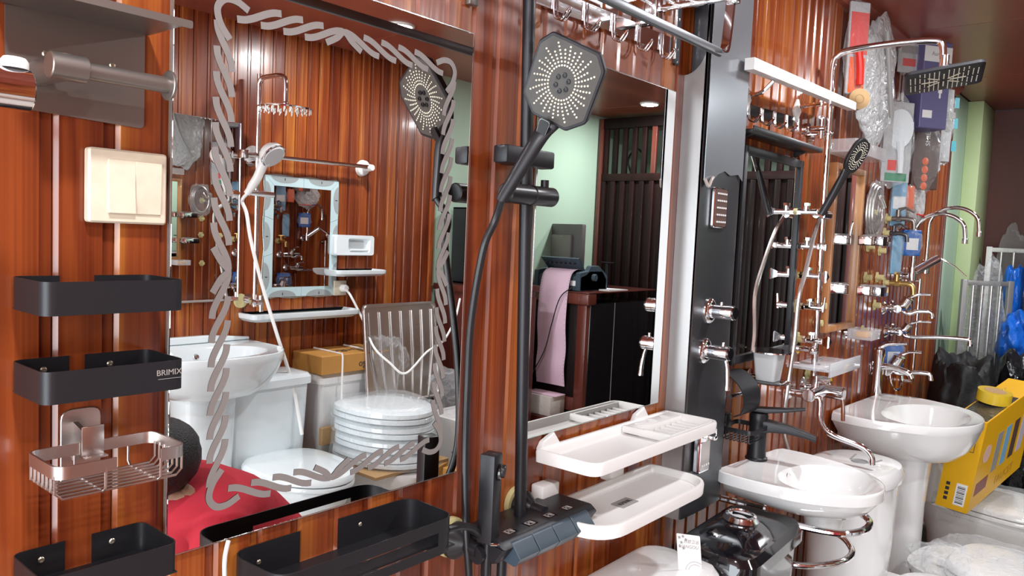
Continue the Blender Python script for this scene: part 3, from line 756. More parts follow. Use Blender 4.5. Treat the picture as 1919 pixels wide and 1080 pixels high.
m = M(o); m.box(1.405, 1.413, U[3]+.012, U[2]-.01, 1.040, 1.0555, .002).box(1.413, 1.60, U[2]-.05, U[2]-.012, 1.039, 1.0545, .002).box(1.413, 1.60, U[3]+.012, U[3]+.018, 1.039, 1.0545, .002)
for k in range(7): m.box(1.42+k*.025, 1.425+k*.025, U[3]+.02, U[2]-.052, 1.039, 1.046, .001)
m.build('soap_rest', WPL, t)
for k in range(3): M(o).lathe([(.0085, .0), (.0105, .0006), (.011, .0), (.0095, -.0006)], (1.44+k*.055, U[2]-.03, 1.0548), (0, 0, 1), 18).build('brush_hole', WHITE, t)
for xx in (1.165, 1.50): M(o).prism([(xx-.034, 1.050), (xx-.026, 1.066), (xx+.008, 1.078), (xx+.030, 1.050)], 'xz', -.0045, -.016, .002).build('mounting_lug', WPL, t)
L_ = (1.098, 1.520, -.030, -.185, .952)
tray_shelf(L_[0], L_[1], L_[2], L_[3], L_[4], .02, .074, .014, 'lower_tray')
M(o).box(1.120, 1.172, -.034, -.0045, .935, .988, .004).build('mounting_lug', WPL, t)
M(o).box(1.355, 1.405, -.034, -.0045, .945, 1.035, .004).build('mounting_lug', WPL, t)
st = M(o).prism(rpoly([(1.262, -.092), (1.318, -.092), (1.318, -.122), (1.262, -.122)], .002), 'xy', .9365, .9372).build('sticker', GREYI, t)
text('sticker_print', 'KMNK', .014, basis(Vector((1.290, -.107, .9375))-o, (1, 0, 0), (0, 1, 0)), INK, st)
# ------------------------------------------------------------------ white towel bar with diamond plates
t = thing('towel_bar', 'long flat white towel bar on white diamond plates', 'towel bar', (2.15, 0, 1.87)); o = t.location
yb = -.085
q0 = A(1393, 112, yb); q1 = A(1597, 200, yb)
m = M(o); m.hexahedron([(1.79, yb-.012, q0.z-.016), (q1.x, yb-.012, q1.z-.012), (q1.x, yb+.012, q1.z-.012), (1.79, yb+.012, q0.z-.016), (1.79, yb-.012, q0.z+.012), (q1.x, yb-.012, q1.z+.012), (q1.x, yb+.012, q1.z+.012), (1.79, yb+.012, q0.z+.012)])
m.build('bar', WPL, t)
for px_, py_ in ((1399, 186), (1494, 208)):
    c = A(px_, py_, -.012)
    M(o).prism([(c.x, c.z-.035), (c.x+.026, c.z), (c.x, c.z+.035), (c.x-.026, c.z)], 'xz', -.0045, -.016, .003).build('diamond_plate', WPL, t)
    M(o).tube([(c.x, -.016, c.z+.01), (c.x, -.05, c.z+.014), (c.x, yb+.004, q0.z-.014)], .0055, 8, n=3).build('arm', CHR, t)
# ------------------------------------------------------------------ tumbler, paper plate etc.
c = A(1441, 680, -.085)
t = thing('tumbler_holder', 'frosted square tumbler on a dark wall holder beside the black framed mirror', 'tumbler', (c.x, 0, c.z)); o = t.location
w0, w1, hh = .026, .034, .047
m = M(o); m.ring([[(c.x+a, c.y+b, c.z-hh) for a, b in rpoly([(-w0, -w0), (w0, -w0), (w0, w0), (-w0, w0)], .008)], [(c.x+a, c.y+b, c.z+hh*.6) for a, b in rpoly([(-w1, -w1), (w1, -w1), (w1, w1), (-w1, w1)], .009)],
    [(c.x+a*.9, c.y+b*.9, c.z+hh*.6) for a, b in rpoly([(-w1, -w1), (w1, -w1), (w1, w1), (-w1, w1)], .009)], [(c.x+a*.85, c.y+b*.85, c.z-hh*.85) for a, b in rpoly([(-w0, -w0), (w0, -w0), (w0, w0), (-w0, w0)], .008)]]).build('tumbler', FROST, t)
M(o).lathe([(.0, -.003), (.052, -.003), (.056, 0), (.052, .002), (0, .002)], (c.x+.006, c.y, c.z-hh-.003), (0, 0, 1), 28, sx=1.15).build('base_plate', BLKG, t)
M(o).lathe([(.036, -.002), (.056, -.001), (.056, .002), (.036, .002)], (c.x, c.y, c.z+hh*.62+.002), (0, 0, 1), 28, sx=1.1).build('top_ring', CHR, t)
M(o).cyl((c.x+.03, c.y+.02, c.z-hh-.003), (c.x+.04, -.0045, c.z-hh-.003), .007).cyl((c.x+.04, -.018, c.z-hh-.003), (c.x+.04, -.0045, c.z-hh-.003), .022).build('wall_arm', CHR, t)
c = A(1388, 735, -.06)
t = thing('paper_holder', 'curved black toilet paper holder right of the panel lever', 'holder', (c.x, 0, c.z)); o = t.location
m = M(o); cyl_ = [(-.012+.0, .046), (-.03, .052), (-.055, .046), (-.085, .02), (-.095, -.015), (-.088, -.045), (-.07, -.055)]
pp = catmull([Vector((a, c.z+b, 0)) for a, b in cyl_], 4)
m.band([(p.x, p.y) for p in pp], c.x-.06, c.x+.045, .003, plane='yz'); m.build('cover', BLK, t)
M(o).box(c.x-.05, c.x+.03, -.012, -.0045, c.z+.02, c.z+.055, .003).build('wall_plate', BLKP, t)
M(o).cyl((c.x-.062, -.058, c.z-.004), (c.x+.05, -.058, c.z-.004), .006).build('roller', CHR, t)
# black soap basket and second black fitting low on the wall
c = A(1398, 806, -.07)
t = thing('soap_basket', 'small black wire soap basket above the wall-hung basin', 'basket', (c.x, 0, c.z)); o = t.location
x0, x1, y0, y1 = c.x-.055, c.x+.055, -.02, -.11
M(o).band(rpoly([(x0, y0), (x1, y0), (x1, y1), (x0, y1)], .014, 4), c.z, c.z+.012, .003, closed=True).build('rim_band', BLKP, t)
for k in range(8):
    yy = y0-.008-k*.0105
    M(o).tube([(x0, yy, c.z+.004), (x0, yy, c.z-.018), (x0+.006, yy, c.z-.022), (x1-.006, yy, c.z-.022), (x1, yy, c.z-.018), (x1, yy, c.z+.004)], .0018, 6).build('wire', BLKP, t)
M(o).box(c.x-.018, c.x+.018, -.022, -.0045, c.z-.02, c.z+.035, .004).build('wall_plate', BLKP, t)
# ------------------------------------------------------------------ sanitary ware builders (local frame: back at y = 0, front towards -y)
def radial(poly, c, n=64):
    """points of a closed outline at n even angles around c"""
    out = []
    c = Vector(c)
    for k in range(n):
        t = 2*PI*k/n; d = Vector((math.cos(t), math.sin(t))); best = None
        for i in range(len(poly)):
            a = Vector(poly[i])-c; b = Vector(poly[(i+1) % len(poly)])-c; e = b-a
            den = d.x*e.y-d.y*e.x
            if abs(den) < 1e-12: continue
            r = (a.x*e.y-a.y*e.x)/den; q = (a.x*d.y-a.y*d.x)/den
            if r > 0 and -1e-6 <= q <= 1+1e-6 and (best is None or r > best): best = r
        out.append(c+d*(best or .01))
    return out
def basin_body(m, outline, bowl, z, depth=.16, foot=.35, rim=.012, N=64, lip=.0):
    """outline polygon + bowl (cx, cy, a, b, p)"""
    cx, cy, a, b, p = bowl
    O_ = radial(outline, (cx, cy), N)
    I_ = radial(ell(cx, cy, a, b, 90, p), (cx, cy), N)
    c = Vector((cx, cy))
    def mix(P, k): return [c+(q-c)*k for q in P]
    def R3(P, zz): return [(q.x, q.y, zz) for q in P]
    back = max(q[1] for q in outline)
    rings = []
    for k, dz in ((foot*.8, -depth), (foot, -depth+.004), (.62, -depth*.88), (.80, -depth*.68), (.925, -depth*.42), (.985, -depth*.2), (1.0, -.028), (1.0, -.008), (.994, -.002), (.982, 0)):
        P = mix(O_, k)
        # keep the back face vertical against the wall
        P = [Vector((q.x, back-(back-q.y)*1.0)) if o.y < back-1e-3 or k > .9 else Vector((q.x, o.y-(1-k)*.03)) for q, o in zip(P, O_)]
        rings.append(R3(P, z+dz))
    mid = [o*.35+i*.65 for o, i in zip(O_, I_)]
    rings.append(R3([o*.82+i*.18 for o, i in zip(O_, I_)], z-.002))
    rings.append(R3(mid, z-.003-lip)); rings.append(R3(mix(I_, 1.0), z-.006-lip)); rings.append(R3(mix(I_, .96), z-.016-lip))
    rings.append(R3(mix(I_, .86), z-depth*.45)); rings.append(R3(mix(I_, .68), z-depth*.66)); rings.append(R3(mix(I_, .4), z-depth*.78)); rings.append(R3(mix(I_, .12), z-depth*.82))
    return m.ring(rings)
def rr2(x0, x1, y0, y1, r, n=5): return rpoly([(x0, y0), (x1, y0), (x1, y1), (x0, y1)], r, n)
def rings_rr(m, lst):
    """loft of rounded rectangles: (x0,x1,y0,y1,r,z)"""
    return m.ring([[(a, b, z) for a, b in rr2(x0, x1, y0, y1, r)] for x0, x1, y0, y1, r, z in lst])
def egg(cx, yb, yf, hw, n=48, sq=2.3):
    """toilet seat outline: squarish at the back yb, round at the front yf"""
    out = []; cy = yb+(yf-yb)*.42
    for k in range(n):
        t = 2*PI*k/n; c, s = math.cos(t), math.sin(t)
        if s > 0: out.append((cx+hw*math.copysign(abs(c)**(2/3.2), c), cy+(yb-cy)*abs(s)**(2/3.2)))
        else: out.append((cx+hw*math.copysign(abs(c)**(2/2.0), c), cy-(cy-yf)*abs(s)**(2/2.0)))
    return out
def toilet(label, loc, rz, mt, tw=.36, th=.78, lid_mt=None, seat_lid=True, button=True, td=.17, group=None, tank_round=.03, bowl=True, seat_mt=None, sc_=1.0):
    t = thing('toilet', label, 'toilet', loc, rz, group)
    r = tank_round
    if tw:
        m = M(); rings_rr(m, [(-tw*.42, tw*.42, -td*.88, -.01, r*.8, .38), (-tw*.46, tw*.46, -td*.96, -.006, r, .44), (-tw*.49, tw*.49, -td, -.003, r, th-.05)]).build('tank', mt, t)
        m = M(); rings_rr(m, [(-tw*.5, tw*.5, -td-.006, .0, r, th-.05), (-tw*.515, tw*.515, -td-.014, .0, r*1.1, th-.046), (-tw*.515, tw*.515, -td-.014, .0, r*1.1, th-.018), (-tw*.49, tw*.49, -td-.002, -.008, r, th-.004), (-tw*.44, tw*.44, -td+.02, -.02, r*.8, th)]).build('tank_lid', lid_mt or mt, t)
        if button: M().lathe([(.024, -.002), (.025, .002), (.021, .006), (.020, .003), (.0, .004)], (0, -td*.5, th), (0, 0, 1), 24).build('flush_button', CHR, t)
    if bowl:
        m = M(); R = []
        for z, hw, yb, yf in ((0, .105, -.10, -.50), (.03, .10, -.10, -.49), (.15, .105, -.10, -.50), (.26, .14, -.09, -.58), (.34, .175, -.07, -.645), (.385, .186, -.05, -.665), (.398, .184, -.05, -.662)):
            R.append([(a, b, z) for a, b in egg(0, yb, yf, hw)])
        m.ring(R).build('bowl', mt, t)
        if seat_lid:
            m = M(); e_ = egg(0, -.17, -.668, .188)
            def se(k, z): return [(a*k, -.42+(b+.42)*k, z) for a, b in e_]
            m.ring([se(.97, .399), se(1, .403), se(1, .413), se(.985, .418)]).build('seat', seat_mt or mt, t)
            m = M(); m.ring([se(.97, .420), se(1, .424), se(.995, .436), se(.96, .446), se(.8, .452), se(.4, .455)]).build('seat_lid', seat_mt or mt, t)
            for s in (-1, 1): M().box(s*.07-.014, s*.07+.014, -.175, -.15, .405, .43, .004).build('hinge', seat_mt or mt, t)
    return t
def screwcap(t, x, y, z): pass

# ------------------------------------------------------------------ basin 1: wall-hung on a chrome stand
B1 = Vector((2.000, -.066, .879))
t = thing('wash_basin', 'wall-hung D-shaped white basin with a black tap, over a chrome towel ring', 'basin', B1, math.radians(-6))
out1 = rpoly([(-.185, 0), (.165, 0), (.175, -.09), (.150, -.24), (.055, -.345), (-.07, -.345), (-.165, -.24), (-.190, -.09)], [.012, .012, .08, .12, .14, .14, .12, .08], 7)
m = M(); basin_body(m, out1, (-.0, -.210, .134, .106, 2.3), 0, .088, foot=.50).build('bowl', CER, t)
M().lathe([(.008, 0), (.011, .001), (.012, 0), (.011, -.002)], (-.0, -.112, -.026), (0, -1, .25), 18).build('overflow', CHR, t)
M().cyl((0, -.21, -.125), (0, -.21, -.08), .045, .052, seg=24).build('drain_boss', CER, t)
# black mixer tap on basin 1
tc = AZ(1417, 858, .881)
tp = thing('basin_tap', 'matt black single-lever mixer tap on the wall-hung basin', 'tap', (tc.x, tc.y, .878), math.radians(18))
M().lathe([(.0, 0), (.029, 0), (.029, .005), (.0245, .008), (.0225, .05), (.0235, .105), (.025, .118), (.022, .126), (0, .128)], (0, 0, 0), (0, 0, 1), 28).build('body', BLK, tp)
m = M(); R = []
for y, w_, z0, z1 in ((.0, .020, .070, .108), (-.03, .019, .078, .108), (-.07, .017, .080, .102), (-.115, .015, .074, .090), (-.145, .013, .066, .080)):
    R.append([(a, y, b) for a, b in rpoly([(-w_, z0), (w_, z0), (w_, z1), (-w_, z1)], .005, 3)])
m.ring(R).build('spout', BLK, tp)
m = M(); R = []
for y, w_, z0, z1 in ((.025, .012, .128, .140), (-.02, .016, .128, .142), (-.07, .013, .136, .146), (-.115, .010, .146, .153)):
    R.append([(a, y, b) for a, b in rpoly([(-w_, z0), (w_, z0), (w_, z1), (-w_, z1)], .003, 3)])
m.ring(R).build('lever', BLK, tp)
# chrome stand with towel ring
t = thing('basin_stand', 'chrome tube stand with towel ring under the wall-hung basin', 'stand', (1.97, -.3, .77))
o = t.location
zr = .781
M(o).tube([(1.86, -.14, zr), (1.85, -.22, zr), (1.87, -.33, zr), (1.92, -.372, zr), (1.98, -.38, zr), (2.04, -.36, zr), (2.09, -.30, zr), (2.11, -.22, zr), (2.12, -.13, zr)], .0085, 10, n=5).build('support_ring', CHR, t)
rp = [AZ(*p, .60) for p in ((1452, 1036), (1478, 1058), (1530, 1062), (1580, 1054), (1598, 1036), (1580, 1010), (1545, 988), (1515, 975), (1480, 985))]
zz0 = .62
pts = [AZ(1490, 985, .735), AZ(1478, 1018, .69)] + [AZ(px, py, .665) for px, py in ((1452, 1036), (1478, 1056), (1530, 1061), (1580, 1052), (1597, 1034), (1580, 1008), (1545, 990))] + [AZ(1518, 975, .70), AZ(1512, 962, .76)]
M(o).tube(pts, .0085, 12, n=6).build('towel_ring', CHR, t)
for xx in (1.905, 2.09): M(o).tube([(xx, -.15, zr), (xx, -.0045, zr-.002)], .009, 10).build('arm', CHR, t)
# ------------------------------------------------------------------ basin 2 on a pedestal
B2 = Vector((3.12, -.02, .868))
t = thing('pedestal_basin', 'white oval basin on a full pedestal with chrome taps, beside the faucet box', 'basin', B2, math.radians(-3))
out2 = rpoly([(-.285, 0), (.285, 0), (.31, -.14), (.235, -.34), (.08, -.425), (-.08, -.425), (-.235, -.34), (-.31, -.14)], [.03, .03, .13, .17, .16, .16, .17, .13], 7)
m = M(); basin_body(m, out2, (0, -.245, .215, .135, 2.2), 0, .165, foot=.33).build('bowl', CER, t)
m = M(); R = []
for z, hw, d in ((-.145, .10, .085), (-.2, .092, .08), (-.35, .078, .07), (-.6, .078, .068), (-.8, .09, .08), (-.866, .10, .088)):
    R.append([(a, -.19+b, z) for a, b in ell(0, 0, hw, d, 36, 2.6)])
m.ring(R).build('pedestal', CER, t)
M().lathe([(.008, 0), (.011, .001), (.012, 0), (.011, -.002)], (0, -.118, -.045), (0, -1, .3), 18).build('overflow', CHR, t)
# ------------------------------------------------------------------ toilets along the display wall
# white tank lid in the foreground at the bottom edge
t = toilet('white toilet with rounded lid at the bottom edge, under the white two-tier shelf', (1.375, -.03, 0), 0, CER, tw=.31, th=.775, td=.18, tank_round=.06, button=False)
t = toilet('glossy black toilet with a domed chrome flush button', (1.695, -.085, 0), math.radians(2), BLKG, tw=.36, th=.795, td=.175, tank_round=.05, button=False)
m = M(); rings_rr(m, [(-.13, .13, -.18, -.02, .04, .785), (-.10, .10, -.155, -.035, .035, .803), (-.06, .06, -.125, -.055, .025, .8135)]).build('lid_dome', BLKG, t)
q = M().lathe([(.0, 0), (.038, 0), (.040, .006), (.036, .012), (.034, .016), (.028, .018), (.027, .015), (.024, .0145), (.0, .017)], (.0, -.09, .812), (0, 0, 1), 32, sx=1.15).build('flush_button', CHR, t)
M().box(-.0012, .0012, -.12, -.07, .827, .8305).build('button_split', BLKG, q)
c = AZ(1292, 1045, .80)
tg = thing('price_card', 'white brand card leaning on the black toilet tank', 'card', c)
dx = Vector((.62, -.55, -.12)).normalized(); dz = Vector((-.06, .1, 1)).normalized(); dn = dx.cross(dz)
m = M(c)
pl = lambda a, b, h=0: c+dx*a+dz*b+dn*h
cc = rpoly([(-.026, -.07), (.026, -.07), (.026, .048), (-.026, .048)], .003, 3)
m.ring([[pl(a, b, 0) for a, b in cc], [pl(a, b, .0006) for a, b in cc]]).build('card', WPL, tg)
text('lettering', 'LIANGOU', .0095, basis(c+dz*.022+dn*.0008-c, dx, dz), GREYI, tg)
text('lettering', '良欧卫浴', .0085, basis(c+dz*.033+dn*.0008-c+dx*.006, dx, dz), GREYI, tg)
m = M(c)
for i, (a, b) in enumerate(((-.020, .040), (-.012, .043), (-.016, .030), (-.006, .037), (-.02, .022), (-.012, .018))):
    st_ = [(a+(.0042 if k % 2 == 0 else .0020)*math.cos(PI/2+k*PI/5), b+(.0042 if k % 2 == 0 else .0020)*math.sin(PI/2+k*PI/5)) for k in range(10)]
    m.ring([[pl(x_, y_, .0006) for x_, y_ in st_], [pl(x_, y_, .0009) for x_, y_ in st_]])
for r in (.016, .022): m.tube([pl(.012+r*math.cos(q_*PI/10), -.03+r*math.sin(q_*PI/10), .0007) for q_ in range(3, 12)], .0006, 4)
m.build('lettering', GREYI, tg)
# second white toilet: round tank
t = toilet('white toilet with round tank and dual flush button, between the two basins', (2.56, -.05, 0), math.radians(-5), CER, tw=.0, bowl=True, seat_lid=False)
m = M(); R = []
for z, k in ((.36, .88), (.5, .93), (.72, 1.0)): R.append([(a, -.135+b, z+(.012 if z > .4 else 0)) for a, b in ell(0, 0, .165*k, .120*k, 40, 2.5)])
m.ring(R).build('tank', CER, t)
m = M(); R = []
for z, k in ((.722, 1.0), (.724, 1.04), (.752, 1.05), (.768, .98), (.775, .8)): R.append([(a, -.135+b, z+.012) for a, b in ell(0, 0, .17*k, .125*k, 40, 2.4)])
m.ring(R).build('tank_lid', CER, t)
q = M().lathe([(.0, .0), (.026, .0), (.024, .004), (.020, .001), (.0, .002)], (.0, -.15, .786), (0, 0, 1), 28).build('flush_button', mat('grey_button', (.28, .28, .29), .3), t)
for s in (-1, 1): M().box(.0, .075, -.15+s*.035-.003, -.15+s*.035+.003, .784, .7895, .002, rot=Matrix.Rotation(.15*s, 3, 'Z')).build('lid_groove', GREYI, t)
m = M(); e_ = egg(0, -.26, -.74, .188)
def se(k, z): return [(a*k, -.48+(b+.48)*k, z) for a, b in e_]
m.ring([se(.97, .40), se(1, .404), se(1, .43), se(.97, .44), se(.8, .446), se(.4, .449)]).build('seat_lid', CER, t)
def crumple(m, c, rx, ry, rz, seed=0, amp=.14, fr=1.6, sub=4, squash=None, sharp=True, pinch=None):
    sd = Vector((seed*3.1, seed*1.7, seed*.9))
    def fn(p):
        v = noise.turbulence_vector(p*fr+sd, 4, False)
        k = 1+amp*(v.x+v.y*.6)*(1.6 if sharp else 1)+amp*.35*noise.noise(p*fr*4+sd)
        if pinch and p.z > pinch: k *= 1-.55*(p.z-pinch)/(1-pinch)
        return k
    return m.ball(c, rx, ry, rz, sub, fn)
def wrap_sheet(name, label, outline_pts, mt, parent, thick=.012, seed=1):
    pass
# wrapped toilet seats in front of / behind basin 2
def seat_thing(label, loc, rz, mt=CER, wrap=True, group=None, hw=.185, L=.44, h=.045, seed=1):
    t = thing('toilet_seat_set', label, 'toilet seat', loc, rz, group)
    e_ = egg(0, 0, -L, hw)
    def s_(k, z): return [(a*k, -L/2+(b+L/2)*k, z) for a, b in e_]
    M().ring([s_(.96, 0), s_(1, .004), s_(1, h*.36), s_(.98, h*.42)]).build('seat_ring', mt, t)
    M().ring([s_(.97, h*.46), s_(1, h*.54), s_(.99, h*.82), s_(.93, h*.96), s_(.6, h)]).build('lid', mt, t)
    if wrap:
        m = M(); n = 48
        R = []
        for k, z in ((.9, -.006), (1.05, -.004), (1.07, h*.5), (1.03, h*1.12), (.8, h*1.2), (.45, h*1.22)):
            ring = []
            for i, (a, b) in enumerate(egg(0, 0, -L, hw, n)):
                j = noise.noise(Vector((a*14+seed*5, b*14, z*30)))*.035+noise.noise(Vector((a*40+seed*5, b*40, z*60)))*.016
                ring.append((a*(k+j), -L/2+(b+L/2)*(k+j), z+j*.18))
            R.append(ring)
        m.ring(R, True, True).build('film_wrap', BAGT, t)
    return t
def C2(px, py, z): q = AZ(px, py, z); return q
c = C2(1715, 1040, .445)
toi = toilet('white toilet wrapped in clear film at the bottom edge, in front of the pedestal', (2.99, -.24, 0), math.radians(-8), CER, tw=0)
m = M(); R = []
for k, z in ((1.03, .37), (1.07, .40), (1.06, .44), (.99, .462), (.7, .468), (.4, .468)):
    ring = []
    for a, b in egg(0, -.12, -.668, .188, 60):
        j = noise.noise(Vector((a*12+3, b*12, z*30)))*.04+noise.noise(Vector((a*45, b*45, z*60)))*.02
        ring.append((a*(k+j), -.42+(b+.42)*(k+j), z+j*.2))
    R.append(ring)
m.ring(R).build('film_wrap', BAGT, toi)
crumple(M(), (-.12, -.17, .43), .12, .09, .06, 4, .25, 2.2).build('film_wrap', BAGT, toi)
toi3 = toilet('white toilet with film-wrapped lid carrying the yellow faucet box', (3.80, -.10, 0), math.radians(-12), CER, tw=.36, th=.72)
m = M(); R = []
for k, z in ((1.03, .38), (1.06, .41), (1.04, .445), (.97, .463), (.7, .468), (.4, .468)):
    ring = []
    for a, b in egg(0, -.12, -.668, .188, 60):
        j = noise.noise(Vector((a*12+9, b*12, z*30)))*.04+noise.noise(Vector((a*45, b*45+7, z*60)))*.02
        ring.append((a*(k+j), -.42+(b+.42)*(k+j), z+j*.2))
    R.append(ring)
m.ring(R).build('film_wrap', BAGT, toi3)
# ------------------------------------------------------------------ chrome rain shower column
t = thing('shower_column', 'tall chrome rain shower column with square head and swivel spout', 'shower', (2.445, 0, 1.1)); o = t.location
rx, ry = 2.450, -.062
zt_ = 2.045
m = M(o); m.tube([(rx+.03, ry, 1.02), (rx+.008, ry, 1.5), (rx, ry, 1.9), (rx, ry, zt_-.04), (rx+.002, ry-.012, zt_-.012), (rx+.004, ry-.05, zt_+.002), (rx+.01, ry-.18, zt_+.008), (rx+.015, ry-.272, zt_+.004), (rx+.016, ry-.292, zt_-.012), (rx+.016, ry-.297, zt_-.05)], .0098, 16, n=7).build('riser_pipe', CHR, t)
hcx, hcy, hcz = rx+.018, ry-.300, zt_-.098
M(o).cyl((hcx, hcy, zt_-.04), (hcx, hcy, hcz), .0125).ball((hcx, hcy, hcz+.012), .016).build('ball_joint', CHR, t)
R_ = Matrix.Rotation(math.radians(-9), 3, Vector((.64, -.77, 0))) @ Matrix.Rotation(math.radians(-5), 3, Vector((.77, .64, 0))) @ Matrix.Rotation(math.radians(12), 3, 'Z')
def HR(a, b, c_): return Vector((hcx, hcy, hcz))+R_ @ Vector((a, b, c_))
sq = rpoly([(-.098, -.098), (.098, -.098), (.098, .098), (-.098, .098)], .018, 5)
M(o).ring([[HR(a*.9, b*.9, .004) for a, b in sq], [HR(a, b, -.001) for a, b in sq], [HR(a, b, -.008) for a, b in sq], [HR(a*.97, b*.97, -.010) for a, b in sq]]).build('rain_head', BLK, t)
m = M(o)
for i in range(15):
    for j in range(15):
        a, b = (i-7)*.0118, (j-7)*.0118
        if i == 7 or j == 7 or abs(i-7) == abs(j-7) or (abs(a)+abs(b)) > .142: continue
        m.lathe([(.0016, 0), (.0012, .0022), (0, .0023)], HR(a, b, -.0098), R_ @ Vector((0, 0, -1)), 5)
for k in range(8):
    q = k*PI/4; u_ = Vector((math.cos(q), math.sin(q)))
    m.hexahedron([HR(*(u_*.015+Vector((-u_.y, u_.x))*s*.0016), h) for h in (-.0099,) for s in (-1, 1)]+[HR(*(u_*.055+Vector((-u_.y, u_.x))*s*.0016), -.0099) for s in (1, -1)]+
                 [HR(*(u_*.015+Vector((-u_.y, u_.x))*s*.0016), -.0118) for s in (-1, 1)]+[HR(*(u_*.055+Vector((-u_.y, u_.x))*s*.0016), -.0118) for s in (1, -1)])
m.build('nozzle', NOZ, t, label='cream rubber nozzles', kind='stuff')
for zz in (1.80, 1.13):
    M(o).cyl((rx+.01, ry, zz), (rx+.01, -.0045, zz), .0085).cyl((rx+.01, -.014, zz), (rx+.01, -.0045, zz), .020).ball((rx+.005, ry, zz), .014).build('wall_fixing', CHR, t)
sp = A(1545, 402, -.08)
M(o).cyl((sp.x-.03, -.066, sp.z), (sp.x+.075, -.066, sp.z), .0145, bev=.002).build('slider', CHR, t)
# mixer with lever, diverter and swivel spout
mz = A(1535, 722, -.11)
mx_ = rx+.035
m = M(o); m.cyl((mx_-.085, -.075, .925+.07), (mx_+.085, -.075, .925+.07), .021, bev=.003, seg=20)
mzz = .995
for s in (-1, 1): m.cyl((mx_+s*.07, -.075, mzz), (mx_+s*.07, -.012, mzz), .013)
m.build('mixer_body', CHR, t)
for s in (-1, 1): M(o).lathe([(0, .012), (.02, .012), (.031, .002), (.032, 0)], (mx_+s*.07, -.0045, mzz), (0, -1, 0), 24).build('rosette', CHR, t)
M(o).cyl((mx_+.04, -.075, mzz), (mx_+.04, -.145, mzz), .021, bev=.003, seg=24).build('cartridge', CHR, t)
M(o).tube([(mx_+.04, -.135, mzz-.005), (mx_+.04, -.142, mzz-.03), (mx_+.042, -.146, mzz-.085)], [.006, .0055, .0065], 10, n=4).build('lever', CHR, t)
M(o).cyl((mx_-.02, -.075, mzz+.02), (mx_-.02, -.075, mzz+.055), .014).cyl((mx_-.02, -.075, mzz+.045), (mx_-.02, -.12, mzz+.045), .012, bev=.002).build('diverter', CHR, t)
s0 = Vector((mx_-.05, -.10, mzz-.015)); 
M(o).tube([s0+Vector((0, .02, .015)), s0, s0+Vector((0, -.005, -.06)), s0+Vector((.01, -.035, -.10)), s0+Vector((.03, -.12, -.125)), s0+Vector((.035, -.15, -.15)), s0+Vector((.035, -.155, -.175))], .0092, 14, n=6).build('swivel_spout', CHR, t)
# corrugated hose of the column
pts = [A(1536, 408, -.075), A(1526, 440, -.08), A(1512, 500, -.085), A(1497, 560, -.085), A(1489, 640, -.08), A(1477, 720, -.078), A(1468, 800, -.07), A(1478, 850, -.06)]
M(o).tube(pts, .0062, 8, n=10).build('hose', STEEL, t)
# black handset in the slider
h1 = A(1606, 292, -.175); h0 = A(1545, 392, -.105)
t = thing('hand_shower', 'black rounded hand shower tilted right in the chrome column slider', 'shower head', h0); o = t.location
n_ = Vector((-.38, -.80, -.46)); ax_ = (h1-h0).normalized(); n_ = (n_-ax_*n_.dot(ax_)).normalized(); sx_ = ax_.cross(n_).normalized()
HQ = lambda u, v, w_=0: h1+sx_*u+ax_*v+n_*w_
oe = ell(0, 0, .034, .052, 36, 3)
M(o).ring([[HQ(a*.85, b*.9, -.011) for a, b in oe], [HQ(a, b, -.004) for a, b in oe], [HQ(a, b, .002) for a, b in oe], [HQ(a*.94, b*.95, .004) for a, b in oe]]).build('head', BLKP, t)
m = M(o)
for j, r in enumerate((.38, .52, .66, .80)):
    for k in range(26):
        q = 2*PI*(k+j*.25)/26
        m.lathe([(.0013, 0), (.001, .0016), (0, .0017)], HQ(.034*r*math.cos(q), .052*r*math.sin(q), .0038), n_, 5)
m.build('nozzle', NOZ, t, label='pale rubber nozzles', kind='stuff')
cen = catmull([HQ(0, -.030, -.004), HQ(0, -.055, -.004), h0+(HQ(0, -.055, -.004)-h0)*.5, h0, h0-ax_*.02], 5); ws = catmull([Vector(v) for v in ((.024, .007, 0), (.016, .009, 0), (.0125, .011, 0), (.0115, .011, 0), (.010, .010, 0))], 5)
M(o).ring([[c_+sx_*(q_.x*math.cos(a))+n_*(q_.y*math.sin(a)) for a in [2*PI*i/16 for i in range(16)]] for c_, q_ in zip(cen, ws)]).build('handle', BLKP, t)

